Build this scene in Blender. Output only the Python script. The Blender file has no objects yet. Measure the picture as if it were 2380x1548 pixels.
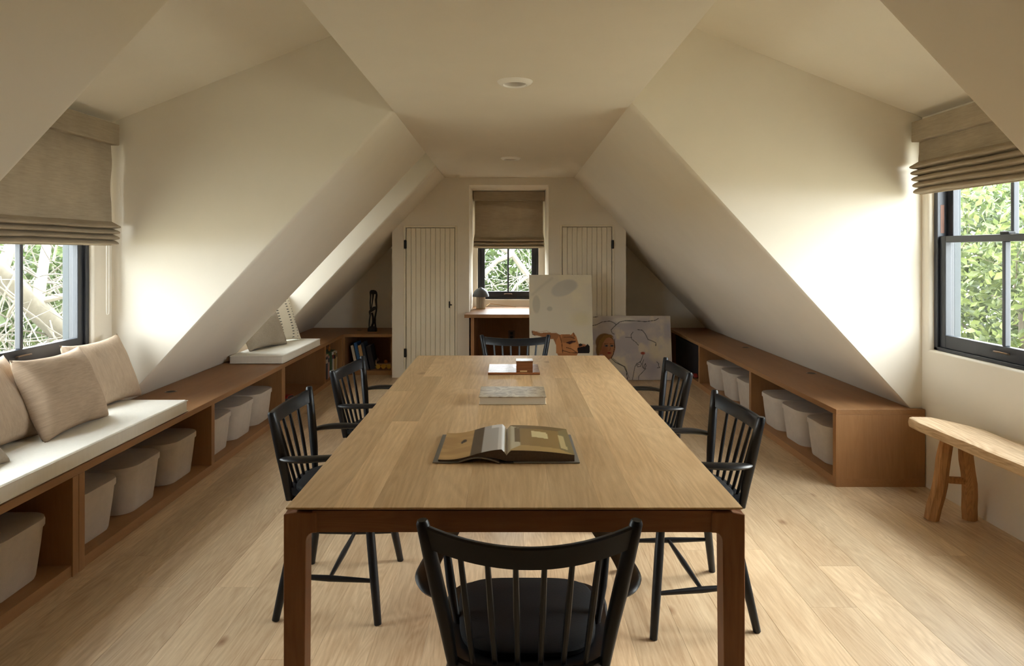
import bpy, bmesh, math, random
import numpy as np
from mathutils import Vector, Matrix, Euler

random.seed(7)
RNG = np.random.default_rng(7)
scene = bpy.context.scene
COL = scene.collection
PI = math.pi

# ------------------------------------------------------------------ camera
H = 1.36                      # eye height, looking along +Y with a shift lens
cam_data = bpy.data.cameras.new('camera')
cam_data.lens = 24.0
cam_data.sensor_width = 36.0
cam_data.sensor_fit = 'HORIZONTAL'
cam_data.shift_x = 6.0 / 2380
cam_data.shift_y = -191.0 / 2380
cam_data.clip_start = 0.05
cam_data.clip_end = 200
cam = bpy.data.objects.new('camera', cam_data)
cam.location = (0, 0, H)
cam.rotation_euler = (PI / 2, 0, 0)
COL.objects.link(cam)
scene.camera = cam

# ------------------------------------------------------------------ daylight
world = bpy.data.worlds.new('overcast_sky')
scene.world = world
world.use_nodes = True
wn = world.node_tree.nodes
wn.clear()
w_out = wn.new('ShaderNodeOutputWorld')
w_bg = wn.new('ShaderNodeBackground')
w_bg.inputs['Color'].default_value = (0.92, 0.97, 1.0, 1)
w_bg.inputs['Strength'].default_value = 16.0
world.node_tree.links.new(w_bg.outputs[0], w_out.inputs[0])

def portal(loc, rot, sx, sy):
    d = bpy.data.lights.new('window_portal', 'AREA')
    d.shape = 'RECTANGLE'; d.size = sx; d.size_y = sy
    d.cycles.is_portal = True
    o = bpy.data.objects.new('window_portal', d)
    o.location = loc; o.rotation_euler = rot
    COL.objects.link(o)
portal((2.66, 2.86, 1.42), (0, PI / 2, 0), 1.4, 2.2)
portal((-2.66, 2.87, 1.42), (0, -PI / 2, 0), 1.4, 2.2)
portal((-2.66, 6.12, 1.42), (0, -PI / 2, 0), 1.4, 0.85)
portal((-0.01, 8.36, 1.4), (-PI / 2, 0, 0), 0.85, 1.4)

sun_d = bpy.data.lights.new('hazy_sun', 'SUN')
sun_d.energy = 6.0
sun_d.angle = math.radians(28)
sun_d.color = (1.0, 0.97, 0.92)
sun = bpy.data.objects.new('hazy_sun', sun_d)
sun.rotation_euler = Vector((-math.cos(0.55), -math.cos(0.55) * 0.25, -math.sin(0.55))).to_track_quat('-Z', 'Y').to_euler()
COL.objects.link(sun)

scene.view_settings.view_transform = 'Standard'
scene.view_settings.look = 'None'
scene.view_settings.gamma = 1.0
scene.view_settings.use_curve_mapping = False
scene.view_settings.exposure = 0.4
scene.cycles.use_denoising = True
scene.cycles.max_bounces = 8
scene.cycles.diffuse_bounces = 6
scene.cycles.glossy_bounces = 3
scene.cycles.transmission_bounces = 4
scene.cycles.transparent_max_bounces = 12
scene.cycles.use_adaptive_sampling = True
scene.cycles.adaptive_threshold = 0.1
scene.cycles.adaptive_min_samples = 20
scene.cycles.sample_clamp_indirect = 6.0
scene.cycles.caustics_reflective = False
scene.cycles.caustics_refractive = False

# ------------------------------------------------------------------ materials
def s2l(c):
    return tuple(((v / 255) / 12.92 if v / 255 <= 0.04045 else ((v / 255 + 0.055) / 1.055) ** 2.4) for v in c)

def new_mat(name):
    m = bpy.data.materials.new(name)
    m.use_nodes = True
    nt = m.node_tree
    b = nt.nodes['Principled BSDF']
    return m, nt, b

def noise(nt, vec, scale, detail=3.0, rough=0.55, dist=0.0):
    n = nt.nodes.new('ShaderNodeTexNoise')
    n.inputs['Scale'].default_value = scale
    n.inputs['Detail'].default_value = detail
    n.inputs['Roughness'].default_value = rough
    n.inputs['Distortion'].default_value = dist
    if vec is not None:
        nt.links.new(vec, n.inputs['Vector'])
    return n

def ramp(nt, fac, stops):
    r = nt.nodes.new('ShaderNodeValToRGB')
    e = r.color_ramp.elements
    while len(e) < len(stops):
        e.new(0.5)
    for k, (p, c) in enumerate(stops):
        e[k].position = p
        e[k].color = (*c, 1)
    nt.links.new(fac, r.inputs[0])
    return r

def bump(nt, b, height, strength, dist=0.01):
    n = nt.nodes.new('ShaderNodeBump')
    n.inputs['Strength'].default_value = strength
    n.inputs['Distance'].default_value = dist
    nt.links.new(height, n.inputs['Height'])
    nt.links.new(n.outputs[0], b.inputs['Normal'])

def math_node(nt, op, a, bb):
    n = nt.nodes.new('ShaderNodeMath'); n.operation = op
    for k, v in enumerate((a, bb)):
        if isinstance(v, (int, float)):
            n.inputs[k].default_value = v
        else:
            nt.links.new(v, n.inputs[k])
    return n.outputs[0]

def plain(name, rgb, rough=0.6, metal=0.0, var=0.0, spec=0.5, vscale=8.0, bmp=0.0, bscale=120.0, coat=0.0):
    m, nt, b = new_mat(name)
    c = s2l(rgb)
    b.inputs['Roughness'].default_value = rough
    b.inputs['Metallic'].default_value = metal
    b.inputs['Specular IOR Level'].default_value = spec
    b.inputs['Coat Weight'].default_value = coat
    tc = nt.nodes.new('ShaderNodeTexCoord')
    n = noise(nt, tc.outputs['Object'], vscale)
    lo = tuple(max(0, v * (1 - var)) for v in c)
    hi = tuple(min(1, v * (1 + var)) for v in c)
    r = ramp(nt, n.outputs['Fac'], [(0.3, lo), (0.7, hi)])
    nt.links.new(r.outputs[0], b.inputs['Base Color'])
    if bmp:
        n2 = noise(nt, tc.outputs['Object'], bscale, 4)
        bump(nt, b, n2.outputs['Fac'], bmp, 0.004)
    return m

def fabric(name, rgb, var=0.12, slub=True, translucent=0.0, stretch=(60, 60, 4)):
    m, nt, b = new_mat(name)
    c = s2l(rgb)
    b.inputs['Roughness'].default_value = 0.95
    b.inputs['Specular IOR Level'].default_value = 0.1
    tc = nt.nodes.new('ShaderNodeTexCoord')
    mp = nt.nodes.new('ShaderNodeMapping')
    mp.inputs['Scale'].default_value = stretch
    nt.links.new(tc.outputs['Object'], mp.inputs['Vector'])
    n = noise(nt, mp.outputs[0], 3.0 if slub else 1.0, 4, 0.7)
    n0 = noise(nt, tc.outputs['Object'], 5.0, 3)
    f = math_node(nt, 'ADD', math_node(nt, 'MULTIPLY', n.outputs['Fac'], 0.6), math_node(nt, 'MULTIPLY', n0.outputs['Fac'], 0.4))
    lo = tuple(v * (1 - var) for v in c); hi = tuple(min(1, v * (1 + var)) for v in c)
    r = ramp(nt, f, [(0.35, lo), (0.65, hi)])
    nt.links.new(r.outputs[0], b.inputs['Base Color'])
    wv = noise(nt, tc.outputs['Object'], 400.0, 2)
    s = math_node(nt, 'ADD', n.outputs['Fac'], math_node(nt, 'MULTIPLY', wv.outputs['Fac'], 0.6))
    bump(nt, b, s, 0.35, 0.003)
    if translucent:
        t = nt.nodes.new('ShaderNodeBsdfTranslucent')
        nt.links.new(r.outputs[0], t.inputs['Color'])
        mx = nt.nodes.new('ShaderNodeMixShader')
        mx.inputs[0].default_value = translucent
        nt.links.new(b.outputs[0], mx.inputs[1]); nt.links.new(t.outputs[0], mx.inputs[2])
        nt.links.new(mx.outputs[0], nt.nodes['Material Output'].inputs['Surface'])
    return m

def wood(name, dark, light, axis='Y', rough=0.45, grain=1.0, knots=0.0, vary=0.10, rings=1.0, spec=0.4, coat=0.0):
    m, nt, b = new_mat(name)
    b.inputs['Specular IOR Level'].default_value = spec
    b.inputs['Coat Weight'].default_value = coat
    b.inputs['Coat Roughness'].default_value = 0.25
    tc = nt.nodes.new('ShaderNodeTexCoord')
    oi = nt.nodes.new('ShaderNodeObjectInfo')
    cb = nt.nodes.new('ShaderNodeCombineXYZ')
    for k, f in enumerate((31.0, 57.0, 13.0)):
        nt.links.new(math_node(nt, 'MULTIPLY', oi.outputs['Random'], f), cb.inputs[k])
    va = nt.nodes.new('ShaderNodeVectorMath'); va.operation = 'ADD'
    nt.links.new(tc.outputs['Object'], va.inputs[0]); nt.links.new(cb.outputs[0], va.inputs[1])
    mp = nt.nodes.new('ShaderNodeMapping')
    st = {'X': (0.07, 1, 1), 'Y': (1, 0.07, 1), 'Z': (1, 1, 0.07)}[axis]
    mp.inputs['Scale'].default_value = st
    nt.links.new(va.outputs[0], mp.inputs['Vector'])
    fine = noise(nt, mp.outputs[0], 110.0, 5, 0.65)
    broad = noise(nt, mp.outputs[0], 7.0, 3, 0.5, 0.4)
    # cathedral figure: contour lines of a slow stretched field
    mp2 = nt.nodes.new('ShaderNodeMapping')
    st2 = {'X': (0.11, 1, 1), 'Y': (1, 0.11, 1), 'Z': (1, 1, 0.11)}[axis]
    mp2.inputs['Scale'].default_value = st2
    nt.links.new(va.outputs[0], mp2.inputs['Vector'])
    slow = noise(nt, mp2.outputs[0], 6.5, 2.5, 0.45, 0.6)
    fr = math_node(nt, 'FRACT', math_node(nt, 'MULTIPLY', slow.outputs['Fac'], 24.0 * rings), 0.0)
    tri = math_node(nt, 'ABSOLUTE', math_node(nt, 'SUBTRACT', fr, 0.5), 0.0)
    f = math_node(nt, 'ADD', math_node(nt, 'MULTIPLY', fine.outputs['Fac'], 0.60 * grain),
                  math_node(nt, 'MULTIPLY', broad.outputs['Fac'], 0.45))
    f = math_node(nt, 'ADD', f, math_node(nt, 'MULTIPLY', tri, 0.26 * grain))
    r = ramp(nt, f, [(0.32, s2l(dark)), (0.80, s2l(light))])
    col = r.outputs[0]
    if knots:
        vo = nt.nodes.new('ShaderNodeTexVoronoi')
        vo.inputs['Scale'].default_value = 3.1
        mp3 = nt.nodes.new('ShaderNodeMapping')
        st3 = {'X': (0.6, 1, 1), 'Y': (1, 0.6, 1), 'Z': (1, 1, 0.6)}[axis]
        mp3.inputs['Scale'].default_value = st3
        nt.links.new(va.outputs[0], mp3.inputs['Vector'])
        nt.links.new(mp3.outputs[0], vo.inputs['Vector'])
        kr = ramp(nt, vo.outputs['Distance'], [(0.0, (1, 1, 1)), (0.085, (0, 0, 0))])
        mk = nt.nodes.new('ShaderNodeMixRGB'); mk.blend_type = 'MULTIPLY'
        nt.links.new(math_node(nt, 'MULTIPLY', kr.outputs[0], knots), mk.inputs[0])
        nt.links.new(col, mk.inputs[1]); mk.inputs[2].default_value = (0.36, 0.2, 0.1, 1)
        col = mk.outputs[0]
    hv = nt.nodes.new('ShaderNodeHueSaturation')
    nt.links.new(math_node(nt, 'ADD', math_node(nt, 'MULTIPLY', oi.outputs['Random'], 2 * vary), 1 - vary), hv.inputs['Value'])
    nt.links.new(col, hv.inputs['Color'])
    nt.links.new(hv.outputs[0], b.inputs['Base Color'])
    rr = math_node(nt, 'ADD', math_node(nt, 'MULTIPLY', fine.outputs['Fac'], 0.15), rough - 0.07)
    nt.links.new(rr, b.inputs['Roughness'])
    bump(nt, b, fine.outputs['Fac'], 0.12, 0.002)
    return m

def print_mat(name, rough=0.7, spec=0.3, bmp=0.0):
    m, nt, b = new_mat(name)
    a = nt.nodes.new('ShaderNodeAttribute'); a.attribute_name = 'print'
    nt.links.new(a.outputs['Color'], b.inputs['Base Color'])
    b.inputs['Roughness'].default_value = rough
    b.inputs['Specular IOR Level'].default_value = spec
    if bmp:
        tc = nt.nodes.new('ShaderNodeTexCoord')
        n = noise(nt, tc.outputs['Object'], 260, 3)
        bump(nt, b, n.outputs['Fac'], bmp, 0.002)
    return m

def glass_mat():
    m, nt, b = new_mat('window_glass')
    nt.nodes.remove(b)
    t = nt.nodes.new('ShaderNodeBsdfTransparent')
    t.inputs['Color'].default_value = (0.97, 0.985, 0.98, 1)
    g = nt.nodes.new('ShaderNodeBsdfGlossy'); g.inputs['Roughness'].default_value = 0.02
    lw = nt.nodes.new('ShaderNodeLayerWeight'); lw.inputs['Blend'].default_value = 0.5
    mx = nt.nodes.new('ShaderNodeMixShader')
    fz = math_node(nt, 'ADD', math_node(nt, 'MULTIPLY', math_node(nt, 'POWER', lw.outputs['Facing'], 4.0), 0.5), 0.02)
    nt.links.new(fz, mx.inputs[0])
    nt.links.new(t.outputs[0], mx.inputs[1]); nt.links.new(g.outputs[0], mx.inputs[2])
    nt.links.new(mx.outputs[0], nt.nodes['Material Output'].inputs['Surface'])
    return m

def leaf_mat(name, a, c, tr=0.45):
    m, nt, b = new_mat(name)
    g = nt.nodes.new('ShaderNodeNewGeometry')
    r = ramp(nt, g.outputs['Random Per Island'], [(0.0, s2l(a)), (1.0, s2l(c))])
    nt.links.new(r.outputs[0], b.inputs['Base Color'])
    b.inputs['Roughness'].default_value = 0.4
    t = nt.nodes.new('ShaderNodeBsdfTranslucent')
    nt.links.new(r.outputs[0], t.inputs['Color'])
    mx = nt.nodes.new('ShaderNodeMixShader'); mx.inputs[0].default_value = tr
    nt.links.new(b.outputs[0], mx.inputs[1]); nt.links.new(t.outputs[0], mx.inputs[2])
    nt.links.new(mx.outputs[0], nt.nodes['Material Output'].inputs['Surface'])
    return m

M = {}
M['plaster'] = plain('plaster', (230, 222, 207), 0.9, var=0.02, spec=0.15, vscale=2.5, bmp=0.10, bscale=35)
M['ceiling'] = M['plaster']
M['subfloor'] = plain('subfloor', (70, 48, 30), 0.9)
M['floor_oak'] = wood('floor_oak', (170, 138, 103), (220, 196, 161), 'Y', 0.42, 0.95, knots=0.9, vary=0.11, rings=0.8, spec=0.4)
M['table_oak'] = wood('table_oak', (184, 148, 104), (228, 198, 154), 'Y', 0.42, 0.95, knots=0.85, vary=0.16, rings=0.75, spec=0.4)
M['table_leg'] = wood('table_oak_upright', (132, 88, 58), (170, 120, 82), 'Z', 0.5, 0.7, vary=0.04)
M['table_apron'] = wood('table_oak_apron', (132, 88, 58), (170, 120, 82), 'X', 0.5, 0.7, vary=0.04)
M['cab'] = wood('cabinet_oak', (150, 108, 70), (180, 136, 92), 'Y', 0.5, 0.5, vary=0.05, rings=0.5)
M['cab_end'] = wood('cabinet_oak_end', (150, 108, 70), (180, 136, 92), 'Z', 0.5, 0.5, vary=0.05, rings=0.5)
M['black_paint'] = plain('black_paint', (19, 20, 24), 0.40, var=0.05, spec=0.38)
M['seat_pad'] = plain('black_leather', (17, 18, 21), 0.7, spec=0.2, var=0.1, bmp=0.15, bscale=220)
M['sash'] = plain('sash_paint', (42, 45, 52), 0.38, var=0.04)
M['sash_out'] = plain('exterior_jamb_paint', (36, 45, 50), 0.5, var=0.04)
M['door'] = plain('door_paint', (233, 224, 203), 0.55, var=0.015)
M['iron'] = plain('black_iron', (24, 22, 21), 0.5, 0.3)
M['chrome'] = plain('nickel', (190, 182, 172), 0.3, 1.0)
M['bronze'] = plain('bronze_lift', (150, 128, 108), 0.35, 0.9)
M['brass'] = plain('brass', (178, 138, 76), 0.35, 0.9)
M['glass'] = glass_mat()
M['linen'] = fabric('blind_linen', (174, 160, 139), 0.13, True, 0.12, stretch=(3, 3, 50))
M['cushion_white'] = fabric('white_canvas', (236, 232, 222), 0.03, False)
M['pillow_beige'] = fabric('beige_slub', (172, 150, 128), 0.17, True, 0, stretch=(5, 5, 55))
M['pillow_beige_v'] = fabric('beige_slub_upright', (184, 163, 141), 0.13, True, 0, stretch=(40, 40, 4))
M['pillow_grey'] = fabric('grey_linen', (166, 154, 138), 0.12, True, 0, stretch=(30, 30, 30))
M['felt'] = fabric('grey_felt', (200, 188, 174), 0.05, False, 0, stretch=(20, 20, 20))
M['rustic'] = wood('rustic_elm', (164, 124, 86), (230, 204, 168), 'Y', 0.75, 1.2, knots=1.0, vary=0.05)
M['rustic_leg'] = wood('rustic_elm_leg', (120, 78, 44), (196, 148, 98), 'Z', 0.75, 1.3, knots=1.0, vary=0.05)
M['carving'] = plain('dark_carved_wood', (22, 17, 15), 0.5, var=0.2)
M['print'] = print_mat('printed_page', 0.45, 0.4)
M['canvas_paint'] = print_mat('painted_canvas', 0.75, 0.2, 0.15)
M['canvas_side'] = plain('raw_canvas', (212, 202, 184), 0.9, var=0.05)
M['pillow_print'] = print_mat('stitched_cotton', 0.95, 0.1)
M['paper'] = plain('paper', (214, 206, 190), 0.8, var=0.03)
M['paper_edge'] = plain('dark_page_edges', (92, 80, 72), 0.8, var=0.15, vscale=160)
M['white_trim'] = plain('white_enamel', (246, 243, 236), 0.35)
M['reflector'] = plain('satin_reflector', (214, 206, 196), 0.35)
M['walnut'] = wood('glossy_walnut', (92, 50, 26), (138, 82, 46), 'X', 0.14, 0.8, vary=0.12, coat=0.6)
M['walnut2'] = wood('glossy_walnut_pale', (120, 72, 40), (160, 104, 62), 'X', 0.14, 0.8, vary=0.2, coat=0.6)
M['lamp_shade'] = plain('lamp_grey_metal', (78, 80, 82), 0.4, 0.2)
M['outlet'] = plain('outlet_plate', (96, 70, 54), 0.4)
M['twig'] = plain('pale_bark', (116, 112, 104), 0.9, var=0.12, vscale=20, bmp=0.3, bscale=60)
M['twig_b'] = plain('grey_bark', (84, 78, 68), 0.9, var=0.15, vscale=20)
M['leaf_a'] = leaf_mat('leaf_green', (58, 72, 40), (128, 140, 84))
M['leaf_b'] = leaf_mat('leaf_deep_green', (46, 60, 36), (98, 114, 68))
M['grass'] = plain('lawn', (158, 152, 134), 0.95, var=0.2, vscale=3)
m, nt, b = new_mat('marbled_cover')
tc = nt.nodes.new('ShaderNodeTexCoord')
n = noise(nt, tc.outputs['Object'], 16, 5, 0.6, 2.2)
r = ramp(nt, n.outputs['Fac'], [(0.25, s2l((88, 72, 52))), (0.45, s2l((158, 140, 112))), (0.6, s2l((196, 184, 158))), (0.8, s2l((128, 108, 84)))])
nt.links.new(r.outputs[0], b.inputs['Base Color']); b.inputs['Roughness'].default_value = 0.3
M['marbled'] = m
for k, c in {'red': (150, 44, 34), 'blue': (44, 92, 142), 'green': (70, 104, 72), 'tan': (196, 160, 110), 'cream': (214, 200, 178),
             'grey': (128, 126, 122), 'orange': (205, 128, 44), 'dark': (38, 36, 40), 'teal': (54, 96, 100), 'yellow': (200, 160, 58),
             'pinkish': (190, 150, 138), 'white': (226, 222, 214), 'slate': (66, 72, 84), 'rust': (120, 78, 58)}.items():
    M['c_' + k] = plain('cover_' + k, c, 0.5, var=0.06)

# ------------------------------------------------------------------ mesh helpers
class MB:
    def __init__(self):
        self.v = []; self.f = []
    def add(self, vs, fs):
        o = len(self.v)
        self.v += [tuple(p) for p in vs]
        self.f += [tuple(i + o for i in q) for q in fs]
        return self
    def box(self, x0, x1, y0, y1, z0, z1):
        if x0 > x1: x0, x1 = x1, x0
        if y0 > y1: y0, y1 = y1, y0
        if z0 > z1: z0, z1 = z1, z0
        vs = [(x, y, z) for z in (z0, z1) for y in (y0, y1) for x in (x0, x1)]
        return self.add(vs, [(0, 2, 3, 1), (4, 5, 7, 6), (0, 1, 5, 4), (2, 6, 7, 3), (0, 4, 6, 2), (1, 3, 7, 5)])
    def prism(self, poly, a, b, axis='Y'):
        """poly: list of 2-D points in the plane across axis, swept from a to b."""
        n = len(poly)
        def P(p, t):
            return {'Y': (p[0], t, p[1]), 'X': (t, p[0], p[1]), 'Z': (p[0], p[1], t)}[axis]
        vs = [P(p, a) for p in poly] + [P(p, b) for p in poly]
        fs = [tuple(range(n))[::-1], tuple(range(n, 2 * n))]
        fs += [(i, (i + 1) % n, (i + 1) % n + n, i + n) for i in range(n)]
        return self.add(vs, fs)
    def tube(self, pts, rad, n=8, flat=None, up=None):
        """swept round (or elliptical: flat=(a,b) factors) tube along pts."""
        pts = [Vector(p) for p in pts]
        if isinstance(rad, (int, float)): rad = [rad] * len(pts)
        vs = []; prev = None
        for i, p in enumerate(pts):
            t = (pts[min(i + 1, len(pts) - 1)] - pts[max(i - 1, 0)]).normalized()
            ref = Vector(up) if up else (prev if prev else (Vector((0, 0, 1)) if abs(t.z) < 0.9 else Vector((1, 0, 0))))
            s = t.cross(ref)
            if s.length < 1e-5: s = t.cross(Vector((0.3, 1, 0.2)))
            s.normalize(); u = s.cross(t).normalized(); prev = u
            fa, fb = flat if flat else (1, 1)
            for k in range(n):
                a = 2 * PI * k / n
                vs.append(p + s * (math.cos(a) * rad[i] * fa) + u * (math.sin(a) * rad[i] * fb))
        fs = []
        for i in range(len(pts) - 1):
            for k in range(n):
                k2 = (k + 1) % n
                fs.append((i * n + k, i * n + k2, (i + 1) * n + k2, (i + 1) * n + k))
        fs.append(tuple(range(n))[::-1])
        fs.append(tuple(range((len(pts) - 1) * n, len(pts) * n)))
        return self.add(vs, fs)
    def lathe(self, prof, c=(0, 0, 0), n=24):
        vs = []; fs = []
        for (r, z) in prof:
            for k in range(n):
                a = 2 * PI * k / n
                vs.append((c[0] + r * math.cos(a), c[1] + r * math.sin(a), c[2] + z))
        for i in range(len(prof) - 1):
            for k in range(n):
                k2 = (k + 1) % n
                fs.append((i * n + k, i * n + k2, (i + 1) * n + k2, (i + 1) * n + k))
        return self.add(vs, fs)
    def ball(self, c, r, n=10, m=6, sc=(1, 1, 1)):
        prof = [(max(1e-4, math.sin(PI * i / m)) * r, -math.cos(PI * i / m) * r) for i in range(m + 1)]
        o = len(self.v)
        self.lathe(prof, (0, 0, 0), n)
        for i in range(o, len(self.v)):
            p = self.v[i]
            self.v[i] = (c[0] + p[0] * sc[0], c[1] + p[1] * sc[1], c[2] + p[2] * sc[2])
        return self
    def xf(self, mat):
        self.v = [tuple(mat @ Vector(p)) for p in self.v]
        return self
    def mesh(self, name, org=(0, 0, 0), bev=0.0, seg=2, smooth=False, fixn=True):
        me = bpy.data.meshes.new(name)
        me.from_pydata([(p[0] - org[0], p[1] - org[1], p[2] - org[2]) for p in self.v], [], self.f)
        bm = bmesh.new(); bm.from_mesh(me)
        if fixn: bmesh.ops.recalc_face_normals(bm, faces=bm.faces)
        if bev:
            es = [e for e in bm.edges if len(e.link_faces) == 2 and e.calc_face_angle(0) > 0.6]
            bmesh.ops.bevel(bm, geom=es, offset=bev, segments=seg, affect='EDGES', profile=0.5, clamp_overlap=True)
        bm.to_mesh(me); bm.free()
        if smooth:
            me.shade_smooth()
            try: me.set_sharp_from_angle(angle=math.radians(40))
            except Exception: pass
        me.update()
        return me
    def build(self, name, mat, parent=None, org=None, bev=0.0, seg=2, smooth=False, kind=None):
        """verts are in world space; org is the parent's (unrotated) location unless given as the object's own."""
        if parent is not None:
            base = PARENT_ORG.get(parent.name, (0, 0, 0))
            me = self.mesh(name, base, bev, seg, smooth)
            o = bpy.data.objects.new(name, me)
            o.parent = parent
        else:
            org = org or (0, 0, 0)
            me = self.mesh(name, org, bev, seg, smooth)
            o = bpy.data.objects.new(name, me)
            o.location = org
        PARENT_ORG[o.name] = PARENT_ORG.get(parent.name, (0, 0, 0)) if parent is not None else org
        me.materials.append(M[mat] if isinstance(mat, str) else mat)
        if kind: o['kind'] = kind
        COL.objects.link(o)
        return o
PARENT_ORG = {}

def spline(pts, rad, m=4):
    """Catmull-Rom resampling of a tube path and its radii."""
    P = [np.array(list(p) + [r], float) for p, r in zip(pts, rad)]
    P = [2 * P[0] - P[1]] + P + [2 * P[-1] - P[-2]]
    out = []
    for i in range(1, len(P) - 2):
        for k in range(m):
            u = k / m
            a, b, c, d = P[i - 1:i + 3]
            out.append(.5 * (2 * b + (c - a) * u + (2 * a - 5 * b + 4 * c - d) * u * u + (3 * b - a - 3 * c + d) * u ** 3))
    out.append(P[-2])
    return [tuple(q[:3]) for q in out], [max(.001, q[3]) for q in out]

def tag(o, label, cat, group=None):
    o['label'] = label; o['category'] = cat
    if group: o['group'] = group
    return o

def thing(name, label, cat, loc, group=None, local=False):
    o = bpy.data.objects.new(name, None)
    o.empty_display_size = 0.1
    o.location = loc
    COL.objects.link(o)
    PARENT_ORG[o.name] = (0, 0, 0) if local else tuple(loc)
    return tag(o, label, cat, group)

def struct(o):
    o['kind'] = 'structure'
    return o

def copy_tree(o, parent=None):
    c = o.copy(); COL.objects.link(c)
    if parent: c.parent = parent
    for ch in list(o.children):
        if ch.name in SRC_CHILDREN.get(o.name, ()) or True:
            copy_tree(ch, c)
    return c
SRC_CHILDREN = {}

# smooth value noise in numpy, for painted prints and organic shapes
def vnoise(x, y, seed=0):
    x = np.asarray(x, float); y = np.asarray(y, float)
    xi = np.floor(x).astype(np.int64); yi = np.floor(y).astype(np.int64)
    xf = x - xi; yf = y - yi
    def h(a, b):
        n = (a * 374761393 + b * 668265263 + seed * 974711) & 0x7fffffff
        n = ((n ^ (n >> 13)) * 1274126177) & 0x7fffffff
        return ((n ^ (n >> 16)) & 0xffff) / 65535.0
    u = xf * xf * (3 - 2 * xf); v = yf * yf * (3 - 2 * yf)
    return (h(xi, yi) * (1 - u) + h(xi + 1, yi) * u) * (1 - v) + (h(xi, yi + 1) * (1 - u) + h(xi + 1, yi + 1) * u) * v

def fbm(x, y, seed=0, o=4):
    s = 0; a = 0.5
    for k in range(o):
        s = s + a * vnoise(np.asarray(x) * 2 ** k, np.asarray(y) * 2 ** k, seed + k); a /= 2
    return s / (1 - 0.5 ** o)

# ------------------------------------------------------------------ room shell
XC = 0.695                    # half width of the flat ceiling
XK = 2.40                     # window walls
YB, YE = -3.4, 8.10           # room ends
YW = 7.32                     # closet wall
def zc(y):
    return 2.20 if y <= 4.1 else 2.20 + (y - 4.1) * (2.145 - 2.20) / (7.32 - 4.1)
LD = [(1.775, 4.12), (5.69, 6.55)]      # dormers in the west roof slope
RD = [(1.69, 3.97)]                     # dormer in the east roof slope

def slope_block(name, s, y0, y1):
    def poly(y):
        k = (zc(y) - 0.447) / (2.33 - XC)
        return [(s * XC, zc(y)), (s * XK, zc(y) - k * (XK - XC)), (s * XK, -0.1), (s * 2.545, -0.1), (s * 2.545, 3.2), (s * XC, 3.2)]
    p0, p1 = poly(y0), poly(y1)
    n = 6
    bm = bmesh.new()
    a = [bm.verts.new((p[0], y0, p[1])) for p in p0]
    c = [bm.verts.new((p[0], y1, p[1])) for p in p1]
    bm.faces.new(a); bm.faces.new(c[::-1])
    for i in range(n):
        bm.faces.new((a[i], a[(i + 1) % n], c[(i + 1) % n], c[i]))
    bmesh.ops.recalc_face_normals(bm, faces=bm.faces)
    bm.edges.ensure_lookup_table()
    es = []
    for e in bm.edges:
        v = {e.verts[0], e.verts[1]}
        if (v == {a[0], a[1]} and y0 > YB + .01) or (v == {c[0], c[1]} and y1 < YE - .01):
            es.append(e)
    if es:
        bmesh.ops.bevel(bm, geom=es, offset=0.028, segments=5, affect='EDGES', profile=0.5)
    me = bpy.data.meshes.new(name); bm.to_mesh(me); bm.free()
    me.shade_smooth(); me.set_sharp_from_angle(angle=math.radians(30))
    me.materials.append(M['plaster'])
    o = bpy.data.objects.new(name, me); COL.objects.link(o)
    return struct(o)

ys = [YB] + [v for d in LD for v in d] + [YE]
for k in range(0, len(ys), 2): slope_block('ceiling_slope_left', -1, ys[k], ys[k + 1])
ys = [YB] + [v for d in RD for v in d] + [YE]
for k in range(0, len(ys), 2): slope_block('ceiling_slope_right', 1, ys[k], ys[k + 1])

# flat ceiling with two square cut-outs for the recessed lamps
LAMPS = [(0.028, 3.39), (0.012, 5.95)]
mb = MB()
hs = 0.056
cuts_y = sorted({YB, 4.1, YE} | {v for (x, y) in LAMPS for v in (y - hs, y + hs)})
for y0, y1 in zip(cuts_y[:-1], cuts_y[1:]):
    lamp = [l for l in LAMPS if abs((y0 + y1) / 2 - l[1]) < hs]
    xs = [(-XC, lamp[0][0] - hs), (lamp[0][0] + hs, XC)] if lamp else [(-XC, XC)]
    for x0, x1 in xs:
        vs = [(x, y, z) for y, zb in ((y0, zc(y0)), (y1, zc(y1))) for (x, z) in ((x0, zb), (x1, zb), (x1, 3.2), (x0, 3.2))]
        mb.add(vs, [(0, 1, 2, 3), (7, 6, 5, 4), (0, 4, 5, 1), (1, 5, 6, 2), (2, 6, 7, 3), (3, 7, 4, 0)])
struct(mb.build('ceiling', 'ceiling'))

# dormer ceilings, sloping up towards the middle of the room
for s, ds in ((-1, LD), (1, RD)):
    for (y0, y1) in ds:
        z0 = 2.135
        k = 0.394
        poly = [(s * XC, z0 + k * (XK - XC)), (s * 2.545, z0 - k * 0.145), (s * 2.545, 3.2), (s * XC, 3.2)]
        struct(MB().prism(poly, y0 - .03, y1 + .03, 'Y').build('ceiling_dormer', 'ceiling'))

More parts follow.
